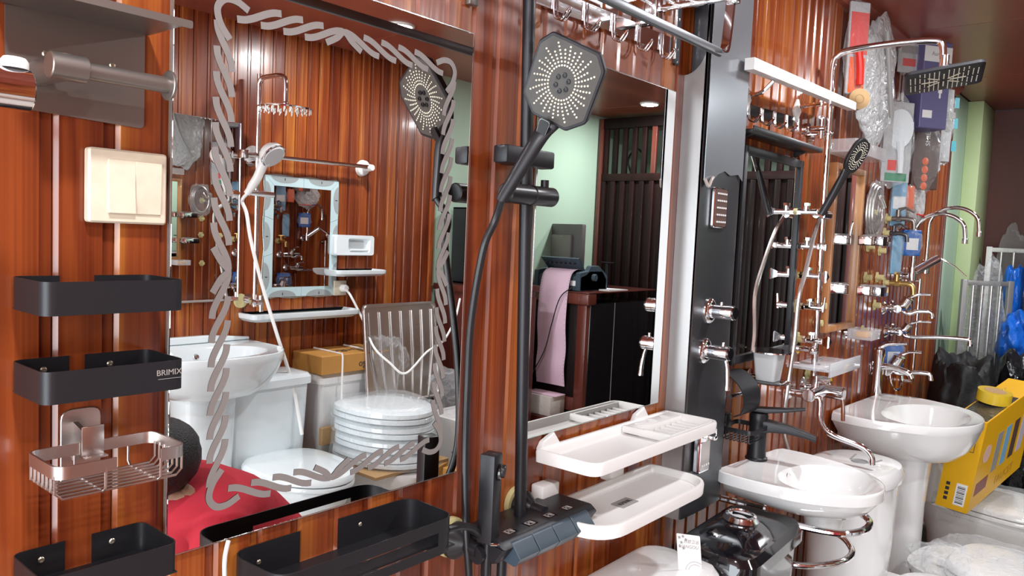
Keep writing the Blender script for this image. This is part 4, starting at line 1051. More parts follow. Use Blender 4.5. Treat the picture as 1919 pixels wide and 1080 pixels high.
# ------------------------------------------------------------------ angle valves on ivory plugs
def plug_mesh(t, x, z, off=-.0045, L=.022, o=None, r=.021):
    o = o or t.location
    m = M(o); pts = []
    for k in range(40):
        q = 2*PI*k/40; rr = r*(1+.10*math.cos(6*q)); pts.append((x+rr*math.cos(q), z+rr*math.sin(q)))
    m.prism(pts, 'xz', off, off-.005, .001); m.cyl((x, off-.005, z), (x, off-L, z), r*.52, bev=.001, seg=16)
    return m
def valve(label, x, z, style, grp='angle valves beside the black framed mirror'):
    t = thing('angle_valve', label, 'valve', (x, 0, z), group=None); o = t.location
    plug_mesh(t, x, z).build('wall_plug', IVO, t, label='ivory plastic wall plug')
    m = M(o); m.cyl((x, -.024, z), (x, -.078, z), .0085, seg=14).cyl((x, -.024, z), (x, -.036, z), .0115, seg=6).cyl((x, -.05, z), (x, -.05, z+.026), .0085, seg=14).cyl((x, -.05, z+.018), (x, -.05, z+.026), .0105, seg=6)
    m.build('body', CHR, t)
    m = M(o); y = -.078
    if style == 0:
        m.cyl((x, y, z), (x, y-.006, z), .009); tri = [(.005, -.006), (.024, -.030), (-.024, -.030)]
        m.ring([[(x+.006*a, y, z+.006*b) for a, b in ((1, 0), (-.5, .8), (-.5, -.8))], [(x+.021*a, y-.026, z+.021*b) for a, b in ((1, 0), (-.5, .87), (-.5, -.87))], [(x+.018*a, y-.030, z+.018*b) for a, b in ((1, 0), (-.5, .87), (-.5, -.87))]])
    elif style == 1:
        m.box(x-.011, x+.011, y-.020, y, z-.009, z+.009, .003); m.box(x-.006, x+.006, y-.03, y-.02, z-.012, z+.008, .002)
    else:
        m.cyl((x, y, z), (x, y-.012, z), .010); m.tube([(x, y-.012, z-.012), (x, y-.014, z+.01), (x, y-.016, z+.034)], [.005, .0045, .0035], 8)
    m.build('handle', CHR, t)
    return t
vx = 2.435
pos_words = ['topmost', 'second from the top', 'third from the top', 'fourth from the top', 'fifth from the top', 'lowest']
kinds = ['with triangular handle', 'with square handle', 'with triangular handle', 'with slim lever', 'with triangular handle', 'with square handle']
for k, (px_, py_, st) in enumerate(((1492, 397, 0), (1494, 461, 1), (1496, 516, 0), (1499, 574, 2), (1502, 636, 0))):
    c = A(px_, py_, -.02)
    valve('chrome angle valve %s, %s beside the black framed mirror' % (kinds[k], pos_words[k]), c.x, c.z, st)
# bare ivory plugs
spots = [(1633, 398), (1628, 462), (1623, 520), (1645, 520), (1640, 572), (1617, 620), (1650, 470), (1537, 573), (1530, 605), (1515, 700)]
names = ['highest, above the two chrome soap dishes', 'left of the clear-lidded chrome soap dish', 'between the two chrome soap dishes', 'left of the brass bib tap', 'below the brass bib tap', 'beside the amber soap dish', 'just below the topmost brass tap', 'behind the chrome riser, upper', 'behind the chrome riser, lower', 'low on the wall beside the swivel spout mixer']
for (px_, py_), nm in zip(spots, names):
    c = A(px_, py_, -.01)
    t = thing('wall_plug', 'bare ivory plastic wall plug ' + nm, 'plug', (c.x, 0, c.z), group='bare ivory wall plugs')
    plug_mesh(t, c.x, c.z, L=.026).build('plug', IVO, t)
# ------------------------------------------------------------------ chrome box soap dishes and clear shelf
def block_dish(label, px_, py_, w_, d, h, mt, soap=None):
    c = A(px_, py_, -.06); t = thing('soap_dish', label, 'soap dish', (c.x, 0, c.z)); o = t.location
    m = M(o); x0, x1, y0, y1, z0, z1 = c.x-w_/2, c.x+w_/2, -.03-d, -.03, c.z-h/2, c.z+h/2
    m.box(x0, x1, y0, y1, z0, z0+.006, .002)
    for a, b, c_, d_ in ((x0, x1, y0, y0+.006), (x0, x1, y1-.006, y1), (x0, x0+.006, y0, y1), (x1-.006, x1, y0, y1)): m.box(a, b, c_, d_, z0, z1, .002)
    m.build('tray', mt, t)
    M(o).cyl((c.x, -.03, c.z), (c.x, -.0045, c.z), .011).cyl((c.x, -.014, c.z), (c.x, -.0045, c.z), .022).build('wall_mount', CHR, t)
    if mt is not CHR: M(o).box(c.x-.03, c.x+.03, -.036-d*.7, -.05, z0+.006, z1-.008, .006).build('liner', soap or CHR, t)
    else: M(o).box(x0+.008, x1-.008, y0+.008, y1-.008, z0+.008, z1+.006, .006).build('glass_insert', ACR, t)
    return t
block_dish('chrome box soap dish with clear insert, upper of two right of the wooden mirror', 1632, 452, .105, .085, .034, CHR)
block_dish('chrome box soap dish with clear insert, lower of two right of the wooden mirror', 1628, 545, .105, .085, .034, CHR)
block_dish('clear plastic soap dish with amber insert below the two chrome ones', 1612, 625, .105, .085, .036, ACR, mat('amber_soap', (.75, .36, .05), .25, coat=.5))
c = A(1560, 672, -.05)
t = thing('wall_shelf', 'clear glass shelf above the round toilet tank', 'shelf', (2.82, 0, c.z)); o = t.location
a0 = A(1534, 665, -.10).x; a1 = a0+.30
M(o).box(a0, a1, -.135, -.006, 1.075, 1.083, .001).box(a0, a1, -.139, -.133, 1.06, 1.102, .001).build('glass', film('shelf_glass', (.75, .77, .8), .45, .06, .02, 5), t)
for xx in (a0+.05, a1-.05): M(o).cyl((xx, -.03, 1.079), (xx, -.0045, 1.079), .011).build('bracket', CHR, t)
# clear box shelf beside the rain shower top
c = A(1582, 275, -.05)
t = thing('wall_shelf', 'small clear plastic shelf high beside the chrome rain shower riser', 'shelf', (c.x, 0, c.z)); o = t.location
m = M(o); x0 = c.x-.05; x1 = c.x+.30
m.box(x0, x1, -.10, -.006, c.z-.022, c.z-.017, .001).box(x0, x1, -.104, -.098, c.z-.022, c.z+.02, .001).box(x0, x0+.005, -.10, -.006, c.z-.022, c.z+.02, .001)
m.build('tray', ACR, t)
M(o).box(x0+.02, x0+.045, -.02, -.0045, c.z-.01, c.z+.012, .003).build('bracket', CHR, t)

# ------------------------------------------------------------------ taps high on the wall, right
def gooseneck(label, x, z, reach, rise, sw=0, base=True):
    t = thing('kitchen_tap', label, 'tap', (x, 0, z), group=None); o = t.location
    y0 = -.055; d = Vector((math.sin(sw), -math.cos(sw), 0)); P = Vector((x, y0, z))
    pts = [P, P+Vector((0, 0, rise*.45)), P+Vector((0, 0, rise*.8))]
    for k in range(1, 8):
        q = PI*k/8; pts.append(P+Vector((0, 0, rise*.8))+d*(reach*.5*(1-math.cos(q)))+Vector((0, 0, reach*.42*math.sin(q))))
    pts.append(P+Vector((0, 0, rise*.8))+d*reach+Vector((0, 0, -.02)))
    M(o).tube(pts, .0085, 12, n=4).build('spout', CHR, t)
    e_ = pts[-1]; M(o).cyl(e_, e_-Vector((0, 0, .022)), .0115, bev=.001).build('aerator', CHR, t)
    m = M(o); m.cyl(P-Vector((0, 0, .05)), P+Vector((0, 0, .012)), .017, bev=.002, seg=18).cyl(P-Vector((0, 0, .03)), (x, -.012, z-.03), .012).build('body', CHR, t)
    M(o).lathe([(0, .01), (.018, .01), (.026, .002), (.027, 0)], (x, -.0045, z-.03), (0, -1, 0), 20).build('rosette', CHR, t)
    return t, P
g1 = A(1712, 505, -.06); g2 = A(1722, 480, -.05)
t, P = gooseneck('tall gooseneck kitchen tap with lever, front one of two', g1.x, g1.z, .19, .20, 0)
o = t.location
M(o).cyl(P+Vector((.0, -.01, -.01)), P+Vector((.05, -.09, .055)), .017, bev=.003, seg=18).build('cartridge', CHR, t)
M(o).tube([P+Vector((.05, -.09, .055)), P+Vector((.07, -.15, .02)), P+Vector((.09, -.19, -.02))], [.0035, .003, .003], 8).build('lever', CHR, t)
t, P = gooseneck('tall gooseneck kitchen tap behind the front one', g2.x+.12, g2.z-.03, .20, .21, 0)
def bib(label, x, z, mt, s=1.0, lever=True):
    t = thing('bib_tap', label, 'tap', (x, 0, z)); o = t.location
    plug_mesh(t, x, z).build('wall_plug', IVO, t)
    m = M(o); m.cyl((x, -.024, z), (x, -.10*s, z), .011*s, seg=14); m.cyl((x, -.055*s, z), (x, -.055*s, z+.04*s), .010*s, seg=12).cyl((x, -.05*s, z), (x, -.07*s, z), .015*s, seg=6)
    m.tube([(x, -.09*s, z), (x, -.115*s, z-.006), (x, -.122*s, z-.022*s), (x, -.124*s, z-.045*s)], [.011*s, .0105*s, .010*s], 12, n=4); m.build('body', mt, t)
    m = M(o)
    if lever: m.tube([(x-.028*s, -.055*s, z+.044*s), (x, -.055*s, z+.042*s), (x+.028*s, -.055*s, z+.044*s)], [.0055*s, .007*s, .0055*s], 8)
    else: m.tube([(x, -.055*s, z+.04*s), (x, -.085*s, z+.050*s), (x, -.12*s, z+.030*s)], [.008*s, .006*s, .005*s], 8)
    m.build('handle', mt, t)
    return t
c = A(1668, 410, -.02); bib('brushed angled tap with white lever, topmost of the wall taps', c.x, c.z, GREYM, .9, False)
c = A(1664, 437, -.02); bib('dark short tap just below the topmost wall tap', c.x, c.z, STEELD, .75, False)
c = A(1664, 530, -.02); bib('yellow brass bib tap between chrome mixers', c.x, c.z, BRASS, .95, True)
def wall_mixer(label, px_, py_, spout=.15, ang=0, up=True, hose=False, s=1.0, hy=-.04):
    c = A(px_, py_, -.06); x, z = c.x, c.z
    t = thing('wall_mixer', label, 'tap', (x, 0, z)); o = t.location
    m = M(o); m.cyl((x-.075*s, -.06, z), (x+.075*s, -.06, z), .019*s, bev=.003, seg=18)
    for q in (-1, 1): m.cyl((x+q*.065*s, -.06, z), (x+q*.065*s, -.012, z), .012)
    m.build('body', CHR, t)
    for q in (-1, 1): M(o).lathe([(0, .014), (.018, .014), (.029, .003), (.030, 0)], (x+q*.065*s, -.0045, z), (0, -1, 0), 20).build('rosette', CHR, t)
    M(o).cyl((x, -.06, z), (x, -.085, z+.045*s), .021*s, bev=.003, seg=20).build('cartridge', CHR, t)
    M(o).tube([(x, -.08, z+.045*s), (x, -.12, z+.062*s), (x, -.165, z+.065*s)], [.007, .0055, .005], 8, n=3).build('lever', CHR, t)
    d = Vector((math.sin(ang), -math.cos(ang), 0)); P = Vector((x, -.06, z-.012))
    M(o).tube([P, P+d*.03+Vector((0, 0, -.008)), P+d*spout*.6+Vector((0, 0, .004)), P+d*spout+Vector((0, 0, .006)), P+d*(spout+.012)+Vector((0, 0, -.004)), P+d*(spout+.013)+Vector((0, 0, -.02))], [.010, .0085, .0085, .0085, .010], 12, n=4).build('spout', CHR, t)
    if hose:
        M(o).tube([(x-.03, -.06, z-.018), (x-.03, -.065, z-.05), (x+.0, -.075, z-.085), (x+.06, -.08, z-.09), (x+.11, -.075, z-.06), (x+.12, -.07, z+.02), (x+.12, -.06, z+.10)], .0055, 8, n=5).build('hose', CHR, t)
    return t
wall_mixer('chrome wall mixer with long lever, below the gooseneck taps', 1690, 578, .10, .2)
wall_mixer('chrome wall mixer with very long straight swivel spout', 1692, 622, .235, .1, s=.8)
wall_mixer('chrome bath mixer with flexible hose, directly above the pedestal basin', 1672, 690, .13, .1, hose=True, s=1.2)
# deck tap on basin 2
c = AZ(1634, 744, .857)
t = thing('basin_tap', 'tall chrome lever tap standing on the pedestal basin', 'tap', (c.x-.0, c.y-.015, .853))
M().lathe([(0, 0), (.030, 0), (.030, .006), (.022, .010), (.0195, .06), (.0195, .16), (.022, .175), (.022, .20), (.018, .205), (0, .206)], (0, 0, 0), (0, 0, 1), 28).build('body', CHR, t)
M().tube([(0, 0, .13), (0, -.05, .135), (0, -.11, .12), (0, -.125, .10)], [.014, .012, .011], 12, n=4).build('spout', CHR, t)
M().tube([(0, .0, .205), (0, -.03, .225), (0, -.10, .235)], [.011, .008, .006], 10, n=3).build('lever', CHR, t)
# vertical chrome riser with hand shower among the taps
a = A(1700, 700, -.05); b_ = A(1718, 445, -.05)
t = thing('shower_rail', 'thin chrome shower rail rising among the taps above the pedestal basin', 'rail', (a.x, 0, a.z)); o = t.location
M(o).cyl((a.x+.1, -.05, a.z-.06), (a.x+.1, -.05, a.z+.42), .007).build('rail', CHR, t)
for dz in (-.05, .41): M(o).cyl((a.x+.1, -.05, a.z+dz), (a.x+.1, -.0045, a.z+dz), .008).cyl((a.x+.1, -.012, a.z+dz), (a.x+.1, -.0045, a.z+dz), .016).build('wall_fixing', CHR, t)
# clear double hose pack hanging
def hose_pack(label, px_, py_, r, rz_, mt=BAGT):
    c = A(px_, py_, -.03); t = thing('hose_pack', label, 'hose', (c.x, 0, c.z)); o = t.location
    for k in range(3):
        M(o).tube([(c.x+(r-.006*k)*math.cos(q), -.02-.009*k, c.z+(rz_-.006*k)*math.sin(q)) for q in [2*PI*i/28 for i in range(28)]], .0052, 8, closed=True).build('hose', STEEL, t)
    M(o).lathe([(.012, 0), (.014, .01), (.011, .05), (0, .052)], (c.x+r*.3, -.035, c.z+rz_*.55), (.5, -.3, -.9), 14).build('spray_head', CHR, t)
    m = M(o); crumple(m, (c.x, -.03, c.z), r*1.25, .024, rz_*1.2, 3, .16, 1.5, 4); m.build('film_bag', BAGT, t)
hose_pack('coiled hose and sprayer in clear film, left of the blue hang cards', 1640, 395, .075, .10)
# ------------------------------------------------------------------ packages hanging high on the wall, right
def pack(name, label, px_, py_, w_, h_, d, mt, film_=None, y=-.012, cat='package', deco=None, rot=-.62):
    """hanging carton or blister card: carton box, header, prints (deco(m_builder)), film"""
    c = A(px_, py_, y); t = thing(name, label, cat, (c.x, 0, c.z)); o = t.location
    M(o).box(c.x-w_/2, c.x+w_/2, y-d, y, c.z-h_/2, c.z+h_/2, min(.003, d*.3), 1).build('carton', mt, t)
    M(o).cyl((c.x, y-d, c.z+h_/2+.004), (c.x, .03, c.z+h_/2+.004), .0025, seg=8).build('peg', CHR, t)
    if deco: deco(t, c, y-d)
    if film_:
        m = M(o); crumple(m, (c.x, y-d*.6, c.z), w_*.60, d*.9+.008, h_*.56, rnd.random()*9, .10, 1.8, 4); m.build('film_bag', film_, t)
    t.rotation_euler[2] = rot; t.location.y -= w_/2*abs(math.sin(rot))+.002
    return t
def rect(t, c, yf_, a0, a1, b0, b1, mt, name='print', dd=.0006):
    return M(t.location).box(c.x+a0, c.x+a1, yf_-dd, yf_, c.z+b0, c.z+b1).build(name, mt, t)
def d_red(t, c, y):
    rect(t, c, y, -.034, .034, -.02, .115, REDP); rect(t, c, y, -.030, .030, -.145, -.03, ORG)
    M(t.location).tube([(c.x-.01, y-.012, c.z+.0), (c.x, y-.014, c.z-.06), (c.x+.006, y-.012, c.z-.12)], .013, 10, n=4).build('tool', REDP, t)
pack('blister_pack', 'narrow red and white blister pack, leftmost of the hanging packages', 1596, 95, .075, .30, .012, PACKW, BAGT, deco=d_red, y=-.03)
c = A(1625, 60, -.012)
t = thing('hang_card', 'pale triangular hang card above the large clear bag', 'card', (c.x, 0, c.z)); o = t.location
M(o).prism([(c.x-.10, c.z-.07), (c.x+.11, c.z-.07), (c.x+.11, c.z-.0), (c.x-.06, c.z+.10), (c.x-.085, c.z+.10)], 'xz', -.010, -.012).build('card', mat('pale_card', (.55, .45, .40), .5), t)
c = A(1635, 150, -.05)
t = thing('film_bag', 'large milky clear bag hanging behind the rain shower arm', 'bag', (c.x, 0, c.z)); o = t.location
m = M(o); crumple(m, (c.x+.03, -.055, c.z), .19, .036, .22, 5, .14, 1.3, 5); m.build('film', BAGW, t)
M(o).tube([(c.x-.05, -.10, c.z+.15), (c.x+.0, -.105, c.z), (c.x+.08, -.10, c.z-.12)], .008, 8, n=3).build('content', GREYI, t)
c = A(1620, 188, -.10)
t = thing('tape_roll', 'roll of amber tape hanging below the red blister pack', 'tape', (c.x, -.07, c.z)); o = t.location
m = M(o)
R_=[]
for a, b in ((.014, 0), (.033, 0), (.033, .04), (.014, .04), (.014, 0)): R_.append((a, b))
ax0 = Vector((-.8, -.6, 0))
m.lathe(R_[:-1], (c.x, -.07, c.z), ax0, 28); m.build('tape', mat('amber_tape', (.52, .34, .16), .25, coat=.5), t)
M(o).lathe([(.013, 0), (.015, .0405), (.012, .041), (.010, 0)], (c.x, -.07, c.z), ax0, 24).build('core', CARD, t)
M(o).cyl((c.x, -.07, c.z), (c.x, -.0045, c.z), .004).build('peg', CHR, t)
def d_pur(t, c, y):
    rect(t, c, y, -.065, .065, .09, .15, WHITE)
    M(t.location).lathe([(.018, 0), (.022, 0), (.022, .0012), (.018, .0012)], (c.x-.02, y, c.z+.045), (0, -1, 0), 24).build('print', WHITE, t)
    M(t.location).tube([(c.x-.031, y-.0012, c.z+.046), (c.x-.022, y-.0012, c.z+.038), (c.x-.008, y-.0012, c.z+.056)], .002, 6).build('print', WHITE, t)
    rect(t, c, y, .012, .03, -.03, .0, WHITE); rect(t, c, y, .017, .025, -.05, -.03, WHITE); rect(t, c, y, -.05, -.03, -.02, .0, WHITE)
    rect(t, c, y, -.055, -.01, -.13, -.10, WHITE)
    text('lettering', 'Aurifan', .022, basis(Vector((c.x, y-.0012, c.z+.12))-t.location, (1, 0, 0), (0, 0, 1)), GREYI, t)
pack('shower_box', 'purple-grey shower head carton with a white header and round tick mark', 1702, 170, .13, .34, .10, PUR, None, deco=d_pur, y=-.02)
def d_bro(t, c, y):
    for k in range(4): M(t.location).lathe([(.0, .002), (.010, .002), (.016, 0)], (c.x-.005, y, c.z-.03-k*.034), (0, -1, 0), 16).build('print', ORG, t)
    text('lettering', 'SMILE', .03, basis(Vector((c.x+.0, y-.0012, c.z+.07))-t.location, (0, 0, 1), (-1, 0, 0)), WHITE, t)
pack('hose_box', 'dark brown narrow carton with orange rings, below the purple carton', 1704, 292, .13, .29, .05, BROWNB, BAGT, deco=d_bro, y=-.02)
def d_tool(t, c, y):
    M(t.location).lathe([(.0, .012), (.05, .012), (.053, .005), (.05, 0)], (c.x, y, c.z+.05), (-.5, -1, 0), 24, sy=1.5, up=(1, 0, 0)).build('shower_head', CERB, t)
    M(t.location).tube([(c.x, y-.012, c.z-.0), (c.x+.005, y-.014, c.z-.06), (c.x+.01, y-.012, c.z-.12)], [.016, .012, .010], 10, n=3).build('handle', CERB, t)
    rect(t, c, y, -.05, .05, -.15, -.12, GRN_T); rect(t, c, y, -.04, .0, -.11, -.07, REDP)
pack('blister_pack', 'hand shower in a clear blister on a pale card, left of the brown carton', 1662, 268, .13, .31, .006, PACKW, BAGT, deco=d_tool, y=-.012)
def d_sil(t, c, y):
    rect(t, c, y, -.07, .07, .03, .06, GREYI)
    for b in (.11, .02, -.08): rect(t, c, y, .06, .085, b-.03, b+.015, TEAL)
    M(t.location).lathe([(.022, 0), (.028, 0), (.028, .002), (.022, .002)], (c.x+.035, y, c.z-.0), (0, -1, 0), 20).build('print', GREYI, t)
pack('hanging_pack', 'white and teal pack in crinkled film, rightmost of the hanging packages', 1738, 238, .115, .32, .04, PACKW, BAGT, deco=d_sil, y=-.02)
c = A(1752, 285, -.04)
t = thing('film_bag', 'silvery crinkled film bag below the white and teal pack', 'bag', (c.x, 0, c.z)); m = M(t.location)
crumple(m, (c.x, -.045, c.z), .10, .035, .085, 8, .22, 2.2, 5); m.build('film', BAGW, t)
M(t.location).box(c.x-.06, c.x+.06, -.04, -.03, c.z-.05, c.z+.05, .004).build('card', WHITE, t)
def d_top(t, c, y): rect(t, c, y, -.04, .04, .01, .04, GREYI); rect(t, c, y, -.03, .03, -.04, -.01, REDP)
pack('blister_pack', 'small pale blister pack above the purple carton', 1688, 108, .10, .13, .008, PACKW, BAGT, deco=d_top, y=-.012)
pack('blister_pack', 'small pale blister pack right of the purple carton header', 1737, 130, .10, .12, .008, PACKW, BAGT, deco=d_top, y=-.012)
c = A(1713, 372, -.04)
t = thing('film_bag', 'clear bag with a red edge and clear contents, below the brown carton', 'bag', (c.x, 0, c.z)); o = t.location
m = M(o); crumple(m, (c.x, -.045, c.z), .11, .03, .10, 9, .14, 1.6, 5); m.build('film', BAGW, t)
M(o).box(c.x-.09, c.x+.06, -.080, -.074, c.z-.075, c.z-.069, .001).build('seal_strip', REDP, t)
pack('small_carton', 'small orange carton left of the clear bag with a red edge', 1688, 372, .055, .10, .03, ORG, BAGT, y=-.02)
def d_blu(t, c, y): rect(t, c, y, -.03, .03, -.03, .02, WHITE)
pack('hang_card', 'light blue hang card above the wall taps', 1673, 378, .07, .20, .010, BLUL, BAGT, deco=d_blu, y=-.012, cat='card')
pack('hang_card', 'deep blue film-wrapped card behind the gooseneck taps', 1692, 455, .09, .11, .02, DBLUE, BAGT, y=-.012, cat='card', deco=d_blu)
pack('hang_card', 'narrow light blue card behind the chrome taps', 1672, 475, .05, .17, .01, BLUL, BAGT, y=-.012, cat='card')
pack('hang_card', 'small blue card low behind the bath mixer hose', 1655, 665, .10, .11, .02, DBLUE, BAGT, y=-.012, cat='card', deco=d_blu)
# small black wall hooks near the rain shower
c = A(1527, 242, -.03)
t = thing('wall_tap', 'small chrome tap high on the wall left of the chrome riser', 'tap', (c.x, 0, c.z)); o = t.location
M(o).cyl((c.x, -.0045, c.z), (c.x, -.06, c.z), .010).cyl((c.x, -.05, c.z-.03), (c.x, -.05, c.z+.03), .008).cyl((c.x, -.012, c.z), (c.x, -.0045, c.z), .02).build('body', CHR, t)
M(o).tube([(c.x-.02, -.05, c.z+.032), (c.x, -.05, c.z+.034), (c.x+.02, -.05, c.z+.032)], .005, 8).build('handle', CHR, t)
# black device reflected in the frame: black card with grey rings hanging right of the wooden mirror top
c = A(1575, 470, -.02)

# ------------------------------------------------------------------ far right corner
# clear-wrapped steel racks leaning on the pillar
def frame_rack(label, x, y, w_, h_, z0, mt, bars=3, wrap=True, rz=0):
    t = thing('wrapped_rack', label, 'rack', (x, y, z0), rz)
    for s in (-1, 1): M().box(s*w_/2-.015, s*w_/2+.015, -.012, .012, 0, h_, .004).build('post', mt, t)
    for z in (0.01, h_-.03): M().box(-w_/2, w_/2, -.010, .010, z, z+.025, .004).build('cross_bar', mt, t)
    for k in range(bars): M().cyl((-w_/2+w_*(k+1)/(bars+1), 0, .02), (-w_/2+w_*(k+1)/(bars+1), 0, h_-.02), .009).build('bar', STEEL, t)
    if wrap:
        m = M(); crumple(m, (0, 0, h_/2), w_*.62, .05, h_*.56, rnd.random()*9, .08, 2.0, 5); m.build('film_wrap', BAGT, t)
    return t
frame_rack('steel rack wrapped in clear film standing before the green pillar', 4.70, -.19, .24, 1.32, .0, SILV, 4, rz=math.radians(-50))
frame_rack('pale framed rack behind the blue bag, against the brown panel', 5.16, -.24, .24, 1.50, .0, WPL, 3, rz=math.radians(-85))
# black plastic bags in a heap
def heap(label, name, c, r, mt, seed, cat='bag', pinch=.45, amp=.22):
    t = thing(name, label, cat, (c[0], c[1], 0)); m = M(t.location)
    crumple(m, c, r[0], r[1], r[2], seed, amp, 1.5, 5, pinch=pinch); m.build('film', mt, t); return t
heap('bulging matt black plastic bag behind the pedestal basin', 'plastic_bag', (4.24, -.19, .56), (.22, .15, .56), mat('matt_black_bag', (.006, .006, .007), .6, bump=.5, bscale=20), 2, amp=.09, pinch=.7)
heap('shiny crinkled black plastic bag right of the matt black one', 'plastic_bag', (4.36, -.46, .54), (.20, .17, .55), BBAG, 3, amp=.14, pinch=.8)
t = heap('bright blue plastic bag tied up behind the black bags', 'plastic_bag', (4.74, -.37, 1.04), (.15, .12, .26), BLUEB, 6, pinch=.2)
heap('narrow upright blue bag leaning on the pale framed rack', 'plastic_bag', (4.90, -.28, 1.22), (.08, .05, .28), BLUEB, 11, pinch=.6, amp=.12)
# yellow faucet carton on the wrapped toilet
K1 = AZ(1752, 945, .47); K2 = AZ(1808, 966, .46)
bt = thing('faucet_box', 'yellow faucet carton with black barcode lying tilted on the wrapped toilet', 'box', (0, 0, 0))
# corners from the picture, depth by resting height: e along the long side, w across the end, u up
O0 = K1.copy(); wv = (K2-K1); wv.z = -.004
uv = Vector((.045, .035, .285))
ev = Vector((wv.y, -wv.x, 0)).normalized(); ev = -ev if ev.x < 0 else ev
ev = (ev*.52+Vector((0, 0, .105)))
wn = wv.normalized(); en = ev.normalized(); un = en.cross(wn); un = un if un.z > 0 else -un
WL, HL, LL = wv.length*1.05, .37, .52
lean = (un+Vector((.64, -.77, 0))*.17).normalized()
bt.location = O0
m = M(O0)
P8 = lambda a, b, h: O0+en*(a*LL)+wn*(b*WL)+lean*(h*HL)
m.hexahedron([P8(0, 0, 0), P8(1, 0, 0), P8(1, 1, 0), P8(0, 1, 0), P8(0, 0, 1), P8(1, 0, 1), P8(1, 1, 1), P8(0, 1, 1)]); m.build('carton', YEL, bt)
def on_end(a, b, h0, h1, mt, nm='print', d=.0008):          # quad on the end face (b across, h up)
    m = M(O0); q = [O0+wn*(x_*WL)+lean*(h*HL)-en*dd for dd in (.0, d) for x_, h in ((a, h0), (b, h0), (b, h1), (a, h1))]
    return m.hexahedron(q).build(nm, mt, bt)
def on_side(a, b, h0, h1, mt, nm='print', d=.0008, parent=None):
    m = M(O0); q = [O0+wn*(WL+dd)+en*(x_*LL)+lean*(h*HL) for dd in (.0, d) for x_, h in ((a, h0), (b, h0), (b, h1), (a, h1))]
    return m.hexahedron(q).build(nm, mt, parent or bt)
lab = on_end(.52, .86, .06, .30, WHITE, 'barcode_label')
m = M(O0)
for k in range(11):
    h = .085+k*.018; th2 = .005 if k % 3 else .010
    q = [O0+wn*(x_*WL)+lean*(hh*HL)-en*dd for dd in (.0008, .0014) for x_, hh in ((.57, h), (.81, h), (.81, h+th2), (.57, h+th2))]; m.hexahedron(q)
m.build('barcode', INK, lab)
for a, b, c_, d_ in ((.22, .80, .66, .665), (.22, .80, .90, .905), (.22, .235, .66, .905), (.785, .80, .66, .905)): on_end(a, b, c_, d_, INK)
for k in range(6): on_end(.47+.0*k, .72, .69+k*.033, .695+k*.033, INK)
text('lettering', 'FAUCET', .016, basis(O0+wn*(.33*WL)+lean*(.785*HL)-en*.0012-O0, lean, -wn), INK, bt)
for k in range(4): on_end(.20, .32, .09+k*.055, .125+k*.055, INK)
for k, mt in enumerate((GREYI, BLUL, BROWNB, mat('lilac_print', (.55, .5, .62), .4))):
    on_side(.30+k*.16, .40+k*.16, .30, .74, mt, 'picture')
on_side(.06, .27, .16, .30, mat('maroon_print', (.22, .04, .03), .4), 'picture')
m = M(O0); cc = O0+wn*(WL+.0008)+en*(.14*LL)+lean*(.60*HL)
m.ring([[cc+en*(.036*math.cos(q))+lean*(.036*math.sin(q)) for q in [2*PI*i/24 for i in range(24)]], [cc+wn*.0006+en*(.036*math.cos(q))+lean*(.036*math.sin(q)) for q in [2*PI*i/24 for i in range(24)]]]).build('picture', mat('pink_round', (.75, .5, .4), .4), bt)
text('lettering', 'FAUCET', .05, basis(O0+wn*(WL+.0012)+en*(.62*LL)+lean*(.13*HL)-O0, en, lean), mat('tan_print', (.55, .30, .03), .4), bt)
tl = M(O0); Pt = lambda a, b, h: O0+en*(a*LL)+wn*(b*WL)+lean*(HL+h)
tl.hexahedron([Pt(.02, .05, 0), Pt(.6, .05, 0), Pt(.6, .95, 0), Pt(.02, .95, 0), Pt(.02, .05, .0015), Pt(.6, .05, .0015), Pt(.6, .95, .0015), Pt(.02, .95, .0015)]).build('lid_film', mat('dark_film', (.06, .055, .05), .15, bump=.8, bscale=25), bt)
# tape roll on the carton
tc = Pt(.42, .45, .002)
t = thing('tape_roll', 'roll of yellow tape lying on the yellow carton', 'tape', tc); o = tc
M(o).lathe([(.038, .001), (.060, .001), (.060, .044), (.038, .044)], tc, lean, 40).build('tape', YELT, t)
M(o).lathe([(.035, .001), (.0385, .001), (.0385, .045), (.035, .045)], tc, lean, 36).build('core', CARD, t)
M(o).box(tc.x+.03, tc.x+.085, tc.y-.03, tc.y-.026, tc.z+.03, tc.z+.05, .001).build('tape_end', YELT, t)
# ================================================================== across the aisle (seen in the mirrors)
def OV(px, py, off=0.0):
    v = A(px, py, -.02-YO-off); return Vector((v.x, YO+off, v.z))
def OZ(px, py, z):
    v = AZ(px, py, z); return Vector((v.x, -.02-v.y, z))
# everything below is authored in the facing frame: root turned by 180 degrees, local -y points to the aisle
# plain mirror A
a = OV(318, 212); b = OV(443, 563)
cx_, cz_ = (a.x+b.x)/2-.005, (a.z+b.z)/2; w_, h_ = abs(b.x-a.x)+.01, abs(a.z-b.z)
t = thing('wall_mirror', 'frameless mirror across the aisle, seen reflected at the left of the etched mirror', 'mirror', (cx_, YO+.012, cz_), PI-.060)
M().box(-w_/2, w_/2, -.010, -.0042, -h_/2, h_/2).build('glass', MIRE, t)
M().box(-w_/2+.0015, w_/2-.0015, -.011, -.010, -h_/2+.0015, h_/2-.0015, .0008, 1).build('silvered_face', MIR, t)
